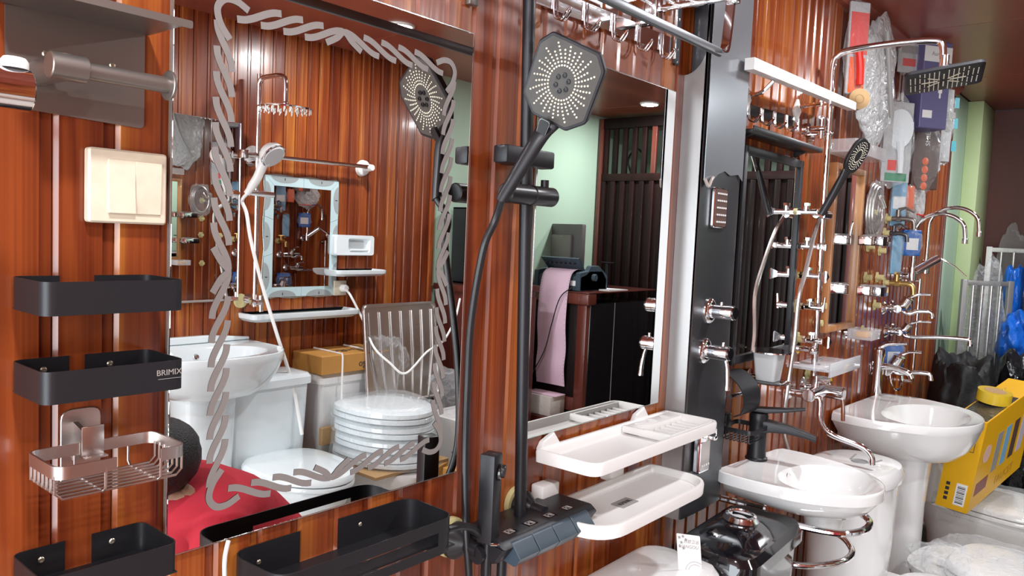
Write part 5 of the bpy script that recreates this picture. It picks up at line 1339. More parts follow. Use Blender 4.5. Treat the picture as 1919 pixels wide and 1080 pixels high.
# rain shower across the aisle
a = OV(486, 165, .07)
t = thing('shower_column', 'chrome rain shower column with round head and white hand shower, across the aisle', 'shower', (a.x, YO, 1.1), PI)
zt_ = OV(500, 150, .07).z-1.1
zl = OV(470, 575, .07).z-1.1
M().tube([(0, -.07, zl), (0, -.07, zt_-.06), (0, -.075, zt_-.02), (-.002, -.09, zt_), (-.01, -.15, zt_+.005), (-.018, -.21, zt_), (-.02, -.232, zt_-.025), (-.02, -.235, zt_-.11)], .0105, 14, n=6).build('riser_pipe', CHR, t)
hz = zt_-.115
M().ball((-.02, -.235, hz), .014).build('ball_joint', CHR, t)
M().lathe([(.0, .006), (.10, .002), (.115, -.003), (.112, -.008), (0, -.010)], (-.02, -.235, hz-.016), (0, 0, 1), 40).build('rain_head', CHR, t)
m = M()
for r, n in ((.03, 8), (.055, 14), (.08, 20), (.104, 26)):
    for k in range(n): m.lathe([(.0035, 0), (.002, .010), (0, .011)], (-.02+r*math.cos(2*PI*k/n), -.235+r*math.sin(2*PI*k/n), hz-.026), (0, 0, -1), 6)
m.build('nozzle', STEEL, t, kind='stuff')
for z in (zt_-.35, zl+.03): M().cyl((0, -.07, z), (0, -.0045, z), .009).cyl((0, -.014, z), (0, -.0045, z), .021).build('wall_fixing', CHR, t)
M().lathe([(.0, .008), (.03, .008), (.032, 0)], (.03, -.0045, zl+.02), (0, -1, 0), 24).build('wall_plug', IVO, t)
M().cyl((-.02, -.07, zl+.02), (.02, -.07, zl+.02), .014).cyl((0, -.07, zl+.02), (0, -.11, zl+.02), .012).cyl((-.012, -.10, zl-.02), (-.012, -.10, zl+.05), .010).build('diverter', CHR, t)
zs = OV(480, 362, .08).z-1.1
M().cyl((.045, -.075, zs), (-.075, -.08, zs-.003), .013, bev=.002).build('slider', CHR, t)
zs2 = OV(480, 291, .08).z-1.1
M().cyl((.06, -.07, zs2), (-.03, -.07, zs2), .012, bev=.002).box(.055, .085, -.09, -.05, zs2-.018, zs2+.018, .003).build('clamp', CHR, t)
hq = OV(510, 290, .19); h0 = OV(470, 352, .10)
hq = Vector((-(hq.x-a.x), -.19, hq.z-1.1)); h0 = Vector((-(h0.x-a.x), -.10, h0.z-1.1))
hs = thing('hand_shower', 'white hand shower with chrome band in the slider across the aisle', 'shower head', (a.x, YO, 1.1), PI)
n_ = Vector((-.20, -.72, -.62)).normalized(); ax_ = (hq-h0).normalized()
M().lathe([(.0, -.04), (.035, -.035), (.050, -.018), (.054, -.004), (.054, .004)], hq, n_, 28).build('head', WPL, hs)
M().lathe([(.054, .004), (.056, .006), (.056, .012), (.053, .014), (.05, .013)], hq, n_, 28).build('band', CHR, hs)
M().lathe([(.050, .012), (.047, .017), (.0, .018)], hq, n_, 28).build('face_plate', mat('pale_face', (.6, .6, .62), .4), hs)
M().tube([hq-n_*.015-ax_*.03, hq-n_*.01-ax_*.07, h0+ax_*.05, h0-ax_*.03], [.028, .021, .019, .015], 14, n=4).build('handle', WPL, hs)
hp = [h0-ax_*.03, h0-ax_*.07]
for px_, py_, of in ((462, 400, .13), (470, 450, .14), (490, 530, .15), (520, 630, .18), (548, 720, .22), (566, 815, .28)):
    v = OV(px_, py_, of); hp.append(Vector((-(v.x-a.x), -of, v.z-1.1)))
M().tube(hp, .0075, 10, n=8).build('hose', WPL, hs)
# towel bar
p1 = OV(497, 293, .075); p2 = OV(690, 312, .075)
t = thing('towel_bar', 'chrome towel bar with rounded white end mounts across the aisle', 'towel bar', ((p1.x+p2.x)/2, YO, (p1.z+p2.z)/2), PI)
L2 = abs(p2.x-p1.x)/2+.02; 
M().cyl((-L2, -.07, .003), (L2, -.07, -.003), .0095).build('bar', CHR, t)
for s in (-1, 1):
    m = M(); m.lathe([(.0, .030), (.020, .028), (.034, .016), (.038, .0)], (s*L2-.0, -.0045, 0), (0, -1, 0), 28, sx=1.0, sy=1.15)
    m.lathe([(.018, 0), (.019, .05), (.014, .078), (0, .080)], (s*(L2-.005), -.012, 0), (0, -1, 0), 20); m.build('end_mount', WPL, t)
    for z in (-.022, .022): M().lathe([(.004, 0), (.003, .002), (0, .002)], (s*L2, -.022, z*1.0), (0, -1, 0), 10).build('screw_cover', GREYI, t)
# decorative mirror with scalloped border
a = OV(497, 328, .01); b = OV(629, 552, .01)
w_, h_ = abs(b.x-a.x), abs(a.z-b.z)+.005
t = thing('wall_mirror', 'mirror with scalloped pale border of etched tiles across the aisle', 'mirror', ((a.x+b.x)/2, YO, (a.z+b.z)/2), PI)
def scallop(k, amp=.007, n=120):
    o = []
    for side in range(4):
        for i in range(n//4):
            f = i/(n//4); q = -1+2*f
            wv_ = amp*abs(math.cos(PI*f*2.5+PI/2))
            if side == 0: p = (q*w_/2, -h_/2-wv_)
            elif side == 1: p = (w_/2+wv_, q*h_/2)
            elif side == 2: p = (-q*w_/2, h_/2+wv_)
            else: p = (-w_/2-wv_, -q*h_/2)
            o.append((p[0]*k, p[1]*k))
    return o
M().prism(scallop(1.0), 'xz', -.0045, -.010, .001).build('glass', MIRE, t)
iw, ih = w_/2-.045, h_/2-.045
for s0, s1, s2, s3, nm in ((-1, -1, 1, -1, 'bottom'), (1, -1, 1, 1, 'right'), (1, 1, -1, 1, 'top'), (-1, 1, -1, -1, 'left')):
    nseg = 2 if nm in ('bottom', 'top') else 3
    for k in range(nseg):
        f0, f1 = k/nseg, (k+1)/nseg
        lp = lambda A_, B_, f: (A_[0]+(B_[0]-A_[0])*f, A_[1]+(B_[1]-A_[1])*f)
        O0_, O1_ = (s0*w_/2*.995, s1*h_/2*.995), (s2*w_/2*.995, s3*h_/2*.995); I0_, I1_ = (s0*iw, s1*ih), (s2*iw, s3*ih)
        g = .0015
        q = [lp(O0_, O1_, f0+g), lp(O0_, O1_, f1-g), lp(I0_, I1_, f1-g), lp(I0_, I1_, f0+g)]
        M().prism(q, 'xz', -.010, -.0125, .0004).build('border_tile', GLASSG, t)
        mid = lp(O0_, O1_, (f0+f1)/2); mi = lp(I0_, I1_, (f0+f1)/2); d_ = Vector({'bottom': (0, 1), 'top': (0, -1), 'left': (1, 0), 'right': (-1, 0)}[nm]); e_ = Vector((-d_.y, d_.x))
        if nm in ('left', 'right') : hl = h_/nseg*.36
        else: hl = w_/nseg*.36
        arc = [Vector(mid)+e_*(hl*math.cos(PI*i/14))+d_*(.030*math.sin(PI*i/14)) for i in range(15)]
        M().prism([(p.x, p.y) for p in arc], 'xz', -.0125, -.0129).build('etched_arc', mat('etched_arc', (.30, .33, .33), .5) if k == 0 and nm == 'bottom' else bpy.data.materials['etched_arc'], t)
        M().prism([(mid[0]+d_.x*.012+e_.x*.003, mid[1]+d_.y*.012+e_.y*.003), (mid[0]+d_.x*.005, mid[1]+d_.y*.005), (mid[0]+d_.x*.012-e_.x*.003, mid[1]+d_.y*.012-e_.y*.003), (mid[0]+d_.x*.021, mid[1]+d_.y*.021)], 'xz', -.0129, -.0133).build('etched_leaf', INK, t)
M().box(-iw, iw, -.0115, -.0100, -ih, ih).build('silvered_face', mat('dark_reflection_mirror', (.50, .42, .40), 0.01, 1), t)  # brown tint in the glass colour stands in for a reflection of dark panelling
# white ceramic soap dish (recess) and small shelf, socket
a = OV(631, 440, .05); b = OV(703, 480, .05)
t = thing('soap_dish', 'white ceramic wall soap dish with square recess, right of the scalloped mirror', 'soap dish', ((a.x+b.x)/2, YO, (a.z+b.z)/2), PI)
w_, h_ = abs(b.x-a.x)/2, abs(a.z-b.z)/2
def rq(w2, h2, y, dx=0): return [(p[0]+dx, y, p[1]) for p in rpoly([(-w2, -h2), (w2, -h2), (w2, h2), (-w2, h2)], .012, 5)]
M().ring([rq(w_, h_, -.0045), rq(w_, h_, -.035), rq(w_*.96, h_*.93, -.045), rq(w_*.56, h_*.68, -.044, -w_*.2), rq(w_*.48, h_*.55, -.030, -w_*.2), rq(w_*.44, h_*.5, -.012, -w_*.2)]).build('body', CERB, t)
M().cyl((w_*.25, -.040, -h_*.45), (-w_*.65, -.040, -h_*.45), .006).build('rail', CERB, t)
def oshelf(label, px0, px1, py, offd, th, z=None):
    a = OV(px0, py, offd); b = OV(px1, py, offd); 
    t = thing('wall_shelf', label, 'shelf', ((a.x+b.x)/2, YO, a.z), PI); w_ = abs(b.x-a.x)/2
    def rq(w2, d, z): return [(p[0], p[1], z) for p in rpoly([(-w2, -.0045), (w2, -.0045), (w2, -d), (-w2, -d)], [.004, .004, .03, .03], 6)]
    M().ring([rq(w_*.93, offd*.85, -th), rq(w_*.99, offd*.98, -th*.6), rq(w_, offd, -th*.2), rq(w_, offd, 0), rq(w_*.975, offd*.96, .002), rq(w_*.96, offd*.9, -.002), rq(w_*.93, offd*.8, -.010)]).build('shelf_body', CERB, t)
    return t
oshelf('short white ceramic shelf right of the scalloped mirror', 634, 728, 508, .12, .028)
oshelf('long white ceramic shelf below the scalloped mirror', 476, 678, 592, .13, .034)
a = OV(638, 540, .02)
t = thing('power_socket', 'cream power socket with a white plug and cable under the short shelf', 'socket', (a.x, YO, a.z), PI)
M().box(-.036, .036, -.022, -.0045, -.036, .036, .004).build('plate', CRM, t)
M().lathe([(.0, .03), (.014, .03), (.019, .02), (.019, 0)], (-.012, -.022, 0), (0, -1, 0), 20).build('plug', WPL, t)
cp = [Vector((-.012, -.045, -.004))]
for px_, py_, of in ((658, 556, .09), (680, 600, .13), (700, 650, .28), (730, 680, .36), (760, 700, .40), (800, 660, .42), (830, 640, .42), (852, 600, .40), (862, 560, .36)):
    v = OV(px_, py_, of); cp.append(Vector((-(v.x-a.x), -of, v.z-a.z)))
M().tube(cp, .0055, 8, n=8).build('cable', WPL, t)

# basin and toilets across the aisle
t = thing('pedestal_basin', 'square-backed white basin on a pedestal across the aisle, behind the red shirt', 'basin', (1.57, YO+.002, .94), PI)
o3 = rpoly([(-.29, 0), (.29, 0), (.29, -.30), (.20, -.41), (.0, -.455), (-.20, -.41), (-.29, -.30)], [.01, .01, .06, .1, .15, .1, .06], 6)
basin_body(M(), o3, (0, -.24, .22, .14, 2.4), 0, .19, foot=.34).build('bowl', CERB, t)
m = M(); m.prism([(-.285, -.0), (.285, -.0), (.285, .012), (.1, .03), (-.1, .03), (-.285, .012)], 'xz', -.03, -.0, .004).build('splash_back', CERB, t)
M().lathe([(.008, 0), (.011, .001), (.012, 0), (.011, -.002)], (0, -.112, -.04), (0, -1, .3), 18).build('overflow', CHR, t)
m = M(); R = []
for z, hw, d in ((-.17, .12, .10), (-.25, .115, .10), (-.6, .10, .09), (-.9, .11, .10), (-.953, .12, .11)): R.append([(x_, -.17+y_, z) for x_, y_ in ell(0, 0, hw, d, 36, 3)])
m.ring(R).build('pedestal', CERB, t)
tA = toilet('white close-coupled toilet with lid closed across the aisle', (1.85, YO+.04, 0), PI, CERB, tw=.38, th=.755, td=.19)
tA.scale = (1, 1, 1.07)
M().box(-.14, -.07, -.1925, -.191, .70, .73).build('sticker', WHITE, tA)
tB = toilet('white toilet with cardboard-capped tank and stacked seats across the aisle', (2.29, YO+.02, 0), PI, CER, tw=.36, th=.78, td=.18, seat_lid=False, button=False)
t = thing('carton', 'brown cardboard box top strapped over a toilet tank across the aisle', 'box', (2.29, YO+.02, .782), PI)
m = M(); m.box(-.195, .195, -.215, .010, .0, .085, .003, 1); m.build('carton', CARDD, t)
for xx in (-.09, .085):
    M().tube([(xx, -.2185, -.30), (xx, -.2185, .07), (xx, -.215, .088), (xx, .0, .089)], .0045, 6).build('strap', WPL, t)
text('lettering', 'nugo', .045, basis((-.055, -.2160, .035), (1, 0, 0), (0, 0, 1)), INK, t)
text('lettering', 'nugo', .08, basis((0, -.11, .0858), (1, 0, 0), (0, 1, 0)), INK, t)
t = thing('cardboard_sheet', 'brown cardboard under the tank and seats across the aisle', 'box', (2.29, YO+.02, .40), PI)
M().box(-.185, .185, -.215, -.190, .06, .14, .002, 1).box(-.22, .21, -.62, -.20, .002, .016, .001, 1).build('carton', CARD, t)
M().hexahedron([(-.22, -.62, .0), (-.02, -.66, -.02), (-.04, -.665, -.10), (-.18, -.64, -.06), (-.22, -.612, .004), (-.02, -.652, -.016), (-.04, -.657, -.096), (-.18, -.632, -.056)]).build('flap', CARDD, t)
words = ['topmost', 'second from the top', 'third from the top', 'lowest']
first_seat = None
for k in range(4):
    zb_ = .420+.064*(3-k)
    t = seat_thing('film-wrapped white toilet seat across the aisle, %s of the stack of four' % words[k], (2.31+.006*((k*7) % 3-1), YO+.22, zb_), PI, CERB, True, 'stacked toilet seats', hw=.195, L=.46, h=.056, seed=k+1)
# steel sink with ribbed drainer standing on edge
a = OV(682, 572, .22); b = OV(818, 568, .22); 
t = thing('steel_sink', 'stainless steel drainboard with ribs leaning behind the toilet seats', 'sink', ((a.x+b.x)/2, YO+.16, .60), PI)
W2 = abs(b.x-a.x)/2; H2 = a.z-.60
m = M(); 
def lean_(p): return (p[0], p[1]-.10+p[2]*.12, p[2])
R = []
for k_, y_ in ((1.0, 0), (1.0, -.012), (.985, -.016), (.955, -.016), (.94, -.006), (.5, -.006), (.05, -.006)):
    R.append([lean_((p[0], y_, p[1]+H2/2)) for p in rpoly([(-W2*k_, -H2/2*k_), (W2*k_, -H2/2*k_), (W2*k_, H2/2*k_), (-W2*k_, H2/2*k_)], .03, 5)])
m.ring(R).build('sheet', STEEL, t)
for k in range(7):
    xx = -W2*.85+k*W2*1.7/6
    M().tube([lean_((xx*.8, -.008, H2*.03)), lean_((xx, -.012, H2*.5)), lean_((xx*1.02, -.012, H2*.92))], .0055, 8).build('rib', STEEL, t)
t = heap('clear crumpled film around the foot of the steel drainboard', 'plastic_film', (2.86, YO+.42, .62), (.20, .15, .20), BAGT, 21, pinch=.6)
t['category'] = 'film'
t = heap('clear film bag hanging between the drainboard and the counter', 'plastic_film', (2.48, YO+.22, .80), (.10, .08, .18), BAGT, 22, pinch=.6)
t['category'] = 'film'
# boxes and bin at the right of the toilets
q = OZ(832, 800, .5)
t = thing('waste_bin', 'slim dark grey bin beside the stacked toilet seats across the aisle', 'bin', (2.60, -1.50, 0), PI)
m = M(); rings_rr(m, [(-.07, .07, -.09, .05, .02, 0), (-.085, .085, -.105, .06, .02, .43), (-.090, .090, -.11, .065, .02, .445), (-.078, .078, -.098, .053, .02, .443), (-.06, .06, -.08, .04, .02, .05)]); m.build('body', PRN, t)
t = thing('carton', 'white carton with a red mark behind the grey bin', 'box', (2.80, -1.72, 0), PI)
M().box(-.18, .18, -.14, .14, 0, .56, .003, 1).build('carton_body', WPL, t); M().box(.06, .12, -.1412, -.140, .48, .53).build('print', REDP, t)
t = thing('carton', 'upright brown carton between the stacked seats and the grey bin', 'box', (2.43, -1.44, 0), PI)
M().box(-.05, .05, -.04, .04, 0, .42, .003, 1).build('carton_body', CARDD, t)

# counter near the opposite wall with a computer case
t = thing('low_counter', 'dark red-brown cabinet carrying the open computer case, beyond the drainboard', 'counter', (3.24, YO, 0), PI)
M().box(-.24, .24, -.34, -.01, 0, 1.13, .004).build('carcass', WOODC, t)
M().box(-.255, .255, -.36, -.01, 1.13, 1.165, .004).build('worktop', WOODC, t)
for s in (-1, 1): M().box(s*.12-.115, s*.12+.115, -.352, -.34, .05, 1.10, .003).build('door', WOODC, t)
a = OV(846, 515, .15)
t = thing('computer_case', 'open back of a dark computer case with blue cables on the cabinet', 'computer', (3.22, YO+.10, 1.166), PI)
cw, chh = .11, .42
M().box(-cw, -cw+.03, -.20, .08, 0, chh, .003).box(cw-.008, cw, -.20, .08, 0, chh, .002).box(-cw, cw, -.20, .08, chh-.01, chh, .002).box(-cw, cw, -.20, .08, 0, .01, .002).build('case', BLKP, t)
M().box(-cw+.03, cw-.008, -.185, .07, .01, chh-.01).build('rear_panel', STEEL, t)
m = M()
for i in range(6):
    for j in range(6): m.cyl((-.045+i*.018, -.185, .32+j*.013), (-.045+i*.018, -.188, .32+j*.013), .0055, seg=8)
m.build('vent_grille', INK, t)
for k in range(5): M().box(-.06, .06, -.192, -.185, .04+k*.026, .054+k*.026, .002).build('slot_cover', WPL if k % 2 else BROWNB, t)
for k, mt in enumerate((DBLUE, BLKP, DBLUE, WPL)): M().tube([(-.03+k*.02, -.186, .24-.02*k), (-.04+k*.03, -.24, .22-.03*k), (-.03+k*.02, -.25, .10), (-.02+k*.02, -.24, .0)], .005, 7, n=4).build('cable', mt, t)
# tall counter with printer, in front of the slatted partition
CX0, CY1, CZ = 3.74, -1.66, 1.13
t = thing('shop_counter', 'tall dark counter with thick red-brown top carrying the printer', 'counter', (CX0, YO, 0))
o = t.location
M(o).box(CX0+.02, 4.50, YO+.05, CY1-.015, 0, CZ-.07, .003).build('carcass', mat('black_laminate', (.008, .007, .008), .18, coat=.4), t)
M(o).box(CX0-.03, CX0+.06, YO+.0, CY1, CZ-.075, CZ-.005, .010, 3).build('front_beam', WOODC, t)
M(o).box(CX0-.03, 4.52, YO+.0, CY1, CZ-.006, CZ, .002).build('worktop', WOODC, t)
M(o).box(CX0-.015, CX0+.05, CY1-.085, CY1-.02, 0, CZ-.075, .004).build('corner_post', WOODC, t)
M(o).box(CX0-.012, CX0+.02, YO+.02, CY1-.085, .42, .50, .004).build('rail', WOODC, t)
M(o).box(CX0-.006, CX0+.021, YO+.05, CY1-.08, 0, CZ-.075, .002).build('front_panel', WOODD, t)
M(o) .box(4.02, 4.022, CY1-.016, CY1-.012, 0, CZ-.07).build('joint_line', GREYI, t)
# white sheets on the counter
t = thing('paper_sheet', 'white sheets lying on the counter beside the printer', 'paper', (4.06, -1.76, CZ+.001)); M().hexahedron([(-.12, -.08, 0), (.12, -.09, 0), (.13, .07, 0), (-.1, .08, 0), (-.12, -.08, .004), (.12, -.09, .003), (.13, .07, .004), (-.1, .08, .012)]).build('sheet', WHITE, t)
# dot matrix printer facing -x
pc = Vector((3.86, -1.92, CZ+.001))
t = thing('printer', 'dark blue-grey dot-matrix printer on the counter', 'printer', pc)
M().prism(rpoly([(-.11, 0), (.17, 0), (.17, .07), (.12, .12), (-.02, .12), (-.05, .10), (-.11, .085)], .01, 3), 'xz', -.17, .17, .004).build('housing', PRN, t)
for s in (-1, 1):
    M().prism(rpoly([(-.12, 0), (.18, 0), (.18, .09), (.08, .15), (-.01, .15), (-.03, .12), (-.12, .11)], .008, 3), 'xz', s*.17-.03*(s > 0)-.0*(s < 0), s*.17+.03*(s < 0)+.0*(s > 0), .003).build('end_cover', PRN, t)
M().cyl((.02, .17, .08), (.02, .192, .08), .022, bev=.003).build('platen_knob', PRN, t)
M().hexahedron([(-.03, -.13, .12), (.0, -.13, .11), (.0, .13, .11), (-.03, .13, .12), (-.10, -.14, .19), (-.085, -.14, .195), (-.085, .14, .195), (-.10, .14, .19)]).build('paper_rest', PRN, t)
m = M()
for k in range(7): m.box(-.098, -.050, -.11+k*.034, -.10+k*.034, .155, .162, .001)
m.build('rest_slot', INK, t)
M().box(-.113, -.108, .10, .15, .03, .06).build('label', WHITE, t)
# fanfold paper
t = thing('fanfold_paper', 'long strip of pink fanfold paper hanging from the printer to the floor stack', 'paper', (CX0, -1.92, .4))
pw = .105
prof = [(.06, CZ+.125), (.01, CZ+.125), (-.04, CZ+.10), (-.065, CZ+.03), (-.075, CZ-.05), (-.08, CZ-.20), (-.065, CZ-.35), (-.075, CZ-.46), (-.06, CZ-.57)]
pr = catmull([Vector((a_+CX0+.03-.0, 0, b_)) for a_, b_ in prof], 5)
m = M(t.location)
yc = -1.905
m.ring([[(p.x, yc-pw, p.z), (p.x, yc+pw, p.z), (p.x+.0008, yc+pw, p.z), (p.x+.0008, yc-pw, p.z)] for p in pr]).build('sheet', PINK, t)
m = M(t.location)
for p in pr[::1]:
    for s in (-1, 1): m.box(p.x-.0014, p.x-.0006, yc+s*(pw-.007)-.002, yc+s*(pw-.007)+.002, p.z-.002, p.z+.002)
m.build('sprocket_hole', GREYI, t, kind='stuff')
t = thing('paper_stack', 'block of folded white paper under the pink strip', 'paper', (CX0-.10, yc, .40)); M().box(-.07, .075, -.11, .11, 0, .115, .004).build('block', mat('block_paper', (.62, .56, .52), .7, bump=.3, bscale=60), t)
M().box(-.05, .05, -.06, .13, .116, .122, .001).build('sheet', PINK, t)
t = thing('stool', 'low dark wooden stand under the folded paper', 'stand', (CX0-.10, yc, 0)); M().box(-.09, .08, -.2, .2, .36, .398, .004).build('top', WOODC, t)
for sx_ in (-1, 1):
    for sy_ in (-1, 1): M().box(sx_*.065-.015, sx_*.065+.015, sy_*.17-.015, sy_*.17+.015, 0, .36, .002).build('leg', WOODC, t)
pts = [Vector((CX0-.05, yc+pw+.04, CZ+.03)), Vector((CX0-.075, yc+pw-.03, CZ-.04)), Vector((CX0-.085, yc+.03, CZ-.20)), Vector((CX0-.09, yc-.01, CZ-.36)), Vector((CX0-.09, yc-.10, CZ-.52)), Vector((CX0-.05, yc-.18, CZ-.6))]
tag(M(pts[0]).tube(pts, .0035, 8, n=6).build('cable', BLKP), 'thin black cable crossing in front of the pink paper', 'cable').location = pts[0]
# monitor seen from behind, on the counter end by the green wall
t = thing('monitor', 'grey back of a computer monitor near the green wall', 'monitor', (4.02, YO+.13, CZ+.001), math.radians(20))
M().box(-.0, .035, -.21, .19, .12, .40, .008).build('screen_back', GREYD, t); M().box(-.02, .0, -.12, .10, .13, .33, .006).build('rear_bulge', mat('bulge_grey', (.17, .15, .14), .35), t)
text('lettering', '•••••', .02, basis((-.0206, 0, .32), (0, -1, 0), (0, 0, 1)), GREYI, t)
M().box(-.015, .02, -.03, .03, .01, .14, .004).build('neck', GREYD, t); M().box(-.06, .08, -.11, .11, 0, .012, .004).build('foot', GREYD, t)
M().box(-.0215, -.02, -.05, -.02, .15, .17).build('label', WHITE, t)
t = thing('bottle_cap_stand', 'small dark upright stand behind the printer', 'stand', (4.2, -1.86, CZ+.001)); M().cyl((0, 0, 0), (0, 0, .16), .010).box(-.035, .035, -.03, .03, .16, .168, .002).lathe([(.03, 0), (.03, .006), (0, .008)], (0, 0, 0), (0, 0, 1), 20).build('stand_body', BLKP, t)
# slatted partition behind the counter
PX = 4.58
t = thing('slatted_partition', 'tall dark wooden partition with open slats at the top, behind the counter', 'partition', (PX, -1.6, 0))
o = t.location; y = YO+.03; k = 0
M(o).box(PX-.02, PX+.03, YO+.0, -.50, ZC-.09, ZC-.02, .003).build('top_rail', WOODD, t)
M(o).box(PX-.02, PX+.03, YO+.0, -.50, ZC-.45, ZC-.40, .003).build('middle_rail', WOODD, t)
while y < -.54:
    M(o).box(PX-.012, PX+.014, y, y+.036, ZC-.40, ZC-.09, .002).build('slat', WOODD if k % 7 != 5 else WOODC, t)
    M(o).box(PX-.022, PX+.012, y, y+.036, 0, ZC-.45, .006).build('board', WOODD, t)
    M(o).box(PX-.004, PX+.006, y+.036, y+.076, 0, ZC-.45, .001).build('board', WOODD, t)
    y += .076; k += 1
M(o).box(PX-.03, PX+.05, YO, YO+.03, 0, ZC-.02, .003).build('side_post', WOODC, t)
M(o).box(PX-.03, PX+.05, -.52, -.47, 0, ZC-.02, .003).build('side_post', WOODC, t)
# coil of cable hanging behind the slats
t = thing('cable_coil', 'coil of dark cable hanging behind the open slats', 'cable', (5.0, YO+.05, 2.0)); M().tube([(.12*math.cos(2*PI*i/24), .0+.01*math.sin(i), .12*math.sin(2*PI*i/24)) for i in range(24)], .008, 8, closed=True).cyl((0, -.055, .12), (0, .0, .12), .006).build('coil', BLKP, t)

# person crouching in a red shirt
def skin_body(name, verts, edges, radii, mt, parent, root=0, sub=2, label=None):
    me = bpy.data.meshes.new(name); me.from_pydata(verts, edges, []); ob = bpy.data.objects.new(name, me); COL.objects.link(ob)
    md = ob.modifiers.new('skin', 'SKIN'); md.use_smooth_shade = True
    for i, r in enumerate(radii):
        me.skin_vertices[0].data[i].radius = r if isinstance(r, tuple) else (r, r)
    me.skin_vertices[0].data[root].use_root = True
    sb = ob.modifiers.new('sub', 'SUBSURF'); sb.levels = sub; sb.render_levels = sub
    dg = bpy.context.evaluated_depsgraph_get(); dg.update()
    m2 = bpy.data.meshes.new_from_object(ob.evaluated_get(dg)); bpy.data.objects.remove(ob)
    m2.materials.clear(); m2.materials.append(mt); m2.shade_smooth()
    o = bpy.data.objects.new(name, m2); COL.objects.link(o); o.parent = parent
    if label: o['label'] = label
    return o
P_ = thing('person', 'person in a red shirt crouching in the aisle with bent back', 'person', (1.15, -1.10, -.0))
P_.scale = (1, 1, .875)
# local frame: faces -x (towards the shop front), crouched
V = [(.20, 0, .42), (.10, 0, .56), (-.02, 0, .70), (-.13, 0, .79), (-.20, 0, .84), (-.28, 0, .885),      # 0-5 pelvis..neck base..head
     (.18, .10, .40), (-.16, .17, .44), (.02, .16, .09), (-.10, .17, .04),                               # 6-9 left leg
     (.18, -.10, .40), (-.16, -.17, .44), (.02, -.16, .09), (-.10, -.17, .04),                           # 10-13 right leg
     (-.12, .19, .76), (-.22, .23, .54), (-.36, .14, .40), (-.41, .11, .38),                             # 14-17 left arm
     (-.12, -.19, .76), (-.22, -.23, .54), (-.36, -.14, .40), (-.41, -.11, .38)]                         # 18-21 right arm
E_ = [(0, 1), (1, 2), (2, 3), (3, 4), (4, 5), (0, 6), (6, 7), (7, 8), (8, 9), (0, 10), (10, 11), (11, 12), (12, 13), (3, 14), (14, 15), (15, 16), (16, 17), (3, 18), (18, 19), (19, 20), (20, 21)]
Rr = [(.14, .16), (.125, .145), (.13, .155), (.11, .15), .055, .055, .085, .06, .04, .035, .085, .06, .04, .035, .06, .042, .030, .028, .06, .042, .030, .028]
skin_body('body', V, E_, [tuple([r[0]*.9, r[1]*.9]) if isinstance(r, tuple) else r*.9 for r in Rr], SKIN, P_)
sv = [(.16, 0, .46), (.10, 0, .56), (-.02, 0, .70), (-.13, 0, .78), (-.20, 0, .86), (-.12, .18, .765), (-.21, .23, .58), (-.12, -.18, .765), (-.21, -.23, .58)]
se_ = [(0, 1), (1, 2), (2, 3), (3, 4), (3, 5), (5, 6), (3, 7), (7, 8)]
skin_body('shirt', sv, se_, [(.155, .18), (.15, .17), (.155, .18), (.13, .16), (.105, .105), (.085, .085), (.065, .065), (.085, .085), (.065, .065)], RED, P_)
skin_body('trousers', [(.20, 0, .42), (.17, 0, .47), (.18, .10, .40), (-.15, .17, .43), (.01, .16, .12), (.18, -.10, .40), (-.15, -.17, .43), (.01, -.16, .12)],
          [(0, 1), (0, 2), (2, 3), (3, 4), (0, 5), (5, 6), (6, 7)], [(.15, .165), (.14, .16), .095, .068, .052, .095, .068, .052], TROU, P_)
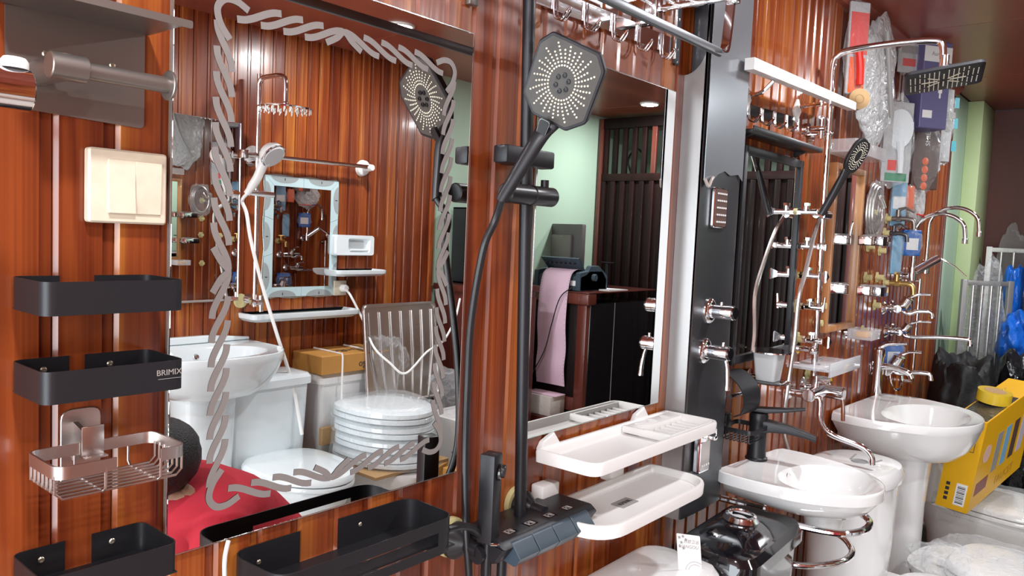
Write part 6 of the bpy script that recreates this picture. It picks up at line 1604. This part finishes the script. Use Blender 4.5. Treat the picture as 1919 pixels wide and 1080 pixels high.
# head with face, ears, hair
hc_ = Vector((-.262, .01, .945)); 
m = M(); 
def headfn(p):
    k = 1.0
    if p.x < -.2: k *= 1-.10*max(0, -p.z)
    return k
m.ball(hc_, .098, .077, .112, 4, headfn)
m.ball(hc_+Vector((-.102, 0, -.012)), .018, .012, .022, 2)
for s in (-1, 1): m.ball(hc_+Vector((.005, s*.078, -.010)), .018, .009, .028, 2)
m.build('head', SKIN, P_)
for s in (-1, 1): M().ball(hc_+Vector((-.088, s*.030, .012)), .011, .012, .008, 2).build('eye', WHITE, P_); M().ball(hc_+Vector((-.097, s*.030, .012)), .004, .006, .006, 2).build('iris', INK, P_)
M().ball(hc_+Vector((-.092, 0, -.055)), .010, .026, .007, 2).build('mouth', mat('lips', (.4, .12, .1), .5), P_)
m = M(); m.ball(hc_+Vector((.034, .018, .018)), .112, .094, .118, 4, lambda p: 1+.03*noise.noise(p*6)-(.18 if (p.x < -.3 and p.z < .35) else 0)); m.build('hair', HAIR, P_)
# hands: palm and five fingers each, resting on a box of fittings in front of the knees
for s in (-1, 1):
    w0 = Vector((-.41, s*.11, .38))
    hv = [tuple(w0), tuple(w0+Vector((-.045, 0, -.012))), tuple(w0+Vector((-.085, 0, -.026)))]
    skin_body('palm', hv, [(0, 1), (1, 2)], [(.026, .020), (.036, .014), (.034, .012)], SKIN, P_)
    for k, (dy, L) in enumerate(((-.027, .058), (-.009, .070), (.009, .066), (.026, .052))):
        f = w0+Vector((-.080, dy, -.024))
        skin_body('finger', [tuple(f), tuple(f+Vector((-L*.45, dy*.2, -.006))), tuple(f+Vector((-L*.8, dy*.3, -.022))), tuple(f+Vector((-L, dy*.3, -.040)))], [(0, 1), (1, 2), (2, 3)], [.009, .0085, .008, .007], SKIN, P_, sub=1)
    f = w0+Vector((-.030, -s*.026, -.012))
    skin_body('thumb', [tuple(f), tuple(f+Vector((-.028, -s*.020, -.006))), tuple(f+Vector((-.055, -s*.028, -.018)))], [(0, 1), (1, 2)], [.011, .010, .0085], SKIN, P_, sub=1)
for s in (-1, 1):
    m = M(); R = []
    for x_, w_, h_ in ((.06, .030, .05), (.02, .038, .075), (-.05, .042, .06), (-.13, .045, .04), (-.18, .035, .025)):
        R.append([(x_-.0, s*.165+a_*w_, .0+max(0, b_)*h_*1.6) for a_, b_ in [(math.cos(2*PI*i/20), math.sin(2*PI*i/20)) for i in range(20)]])
    m.ring(R).build('shoe', BLKP, P_)
t = thing('carton', 'small brown carton on the floor in front of the crouching person', 'box', (.44, -1.12, 0)); M().box(-.10, .14, -.18, .18, 0, .335, .003, 1).build('carton_body', CARD, t)
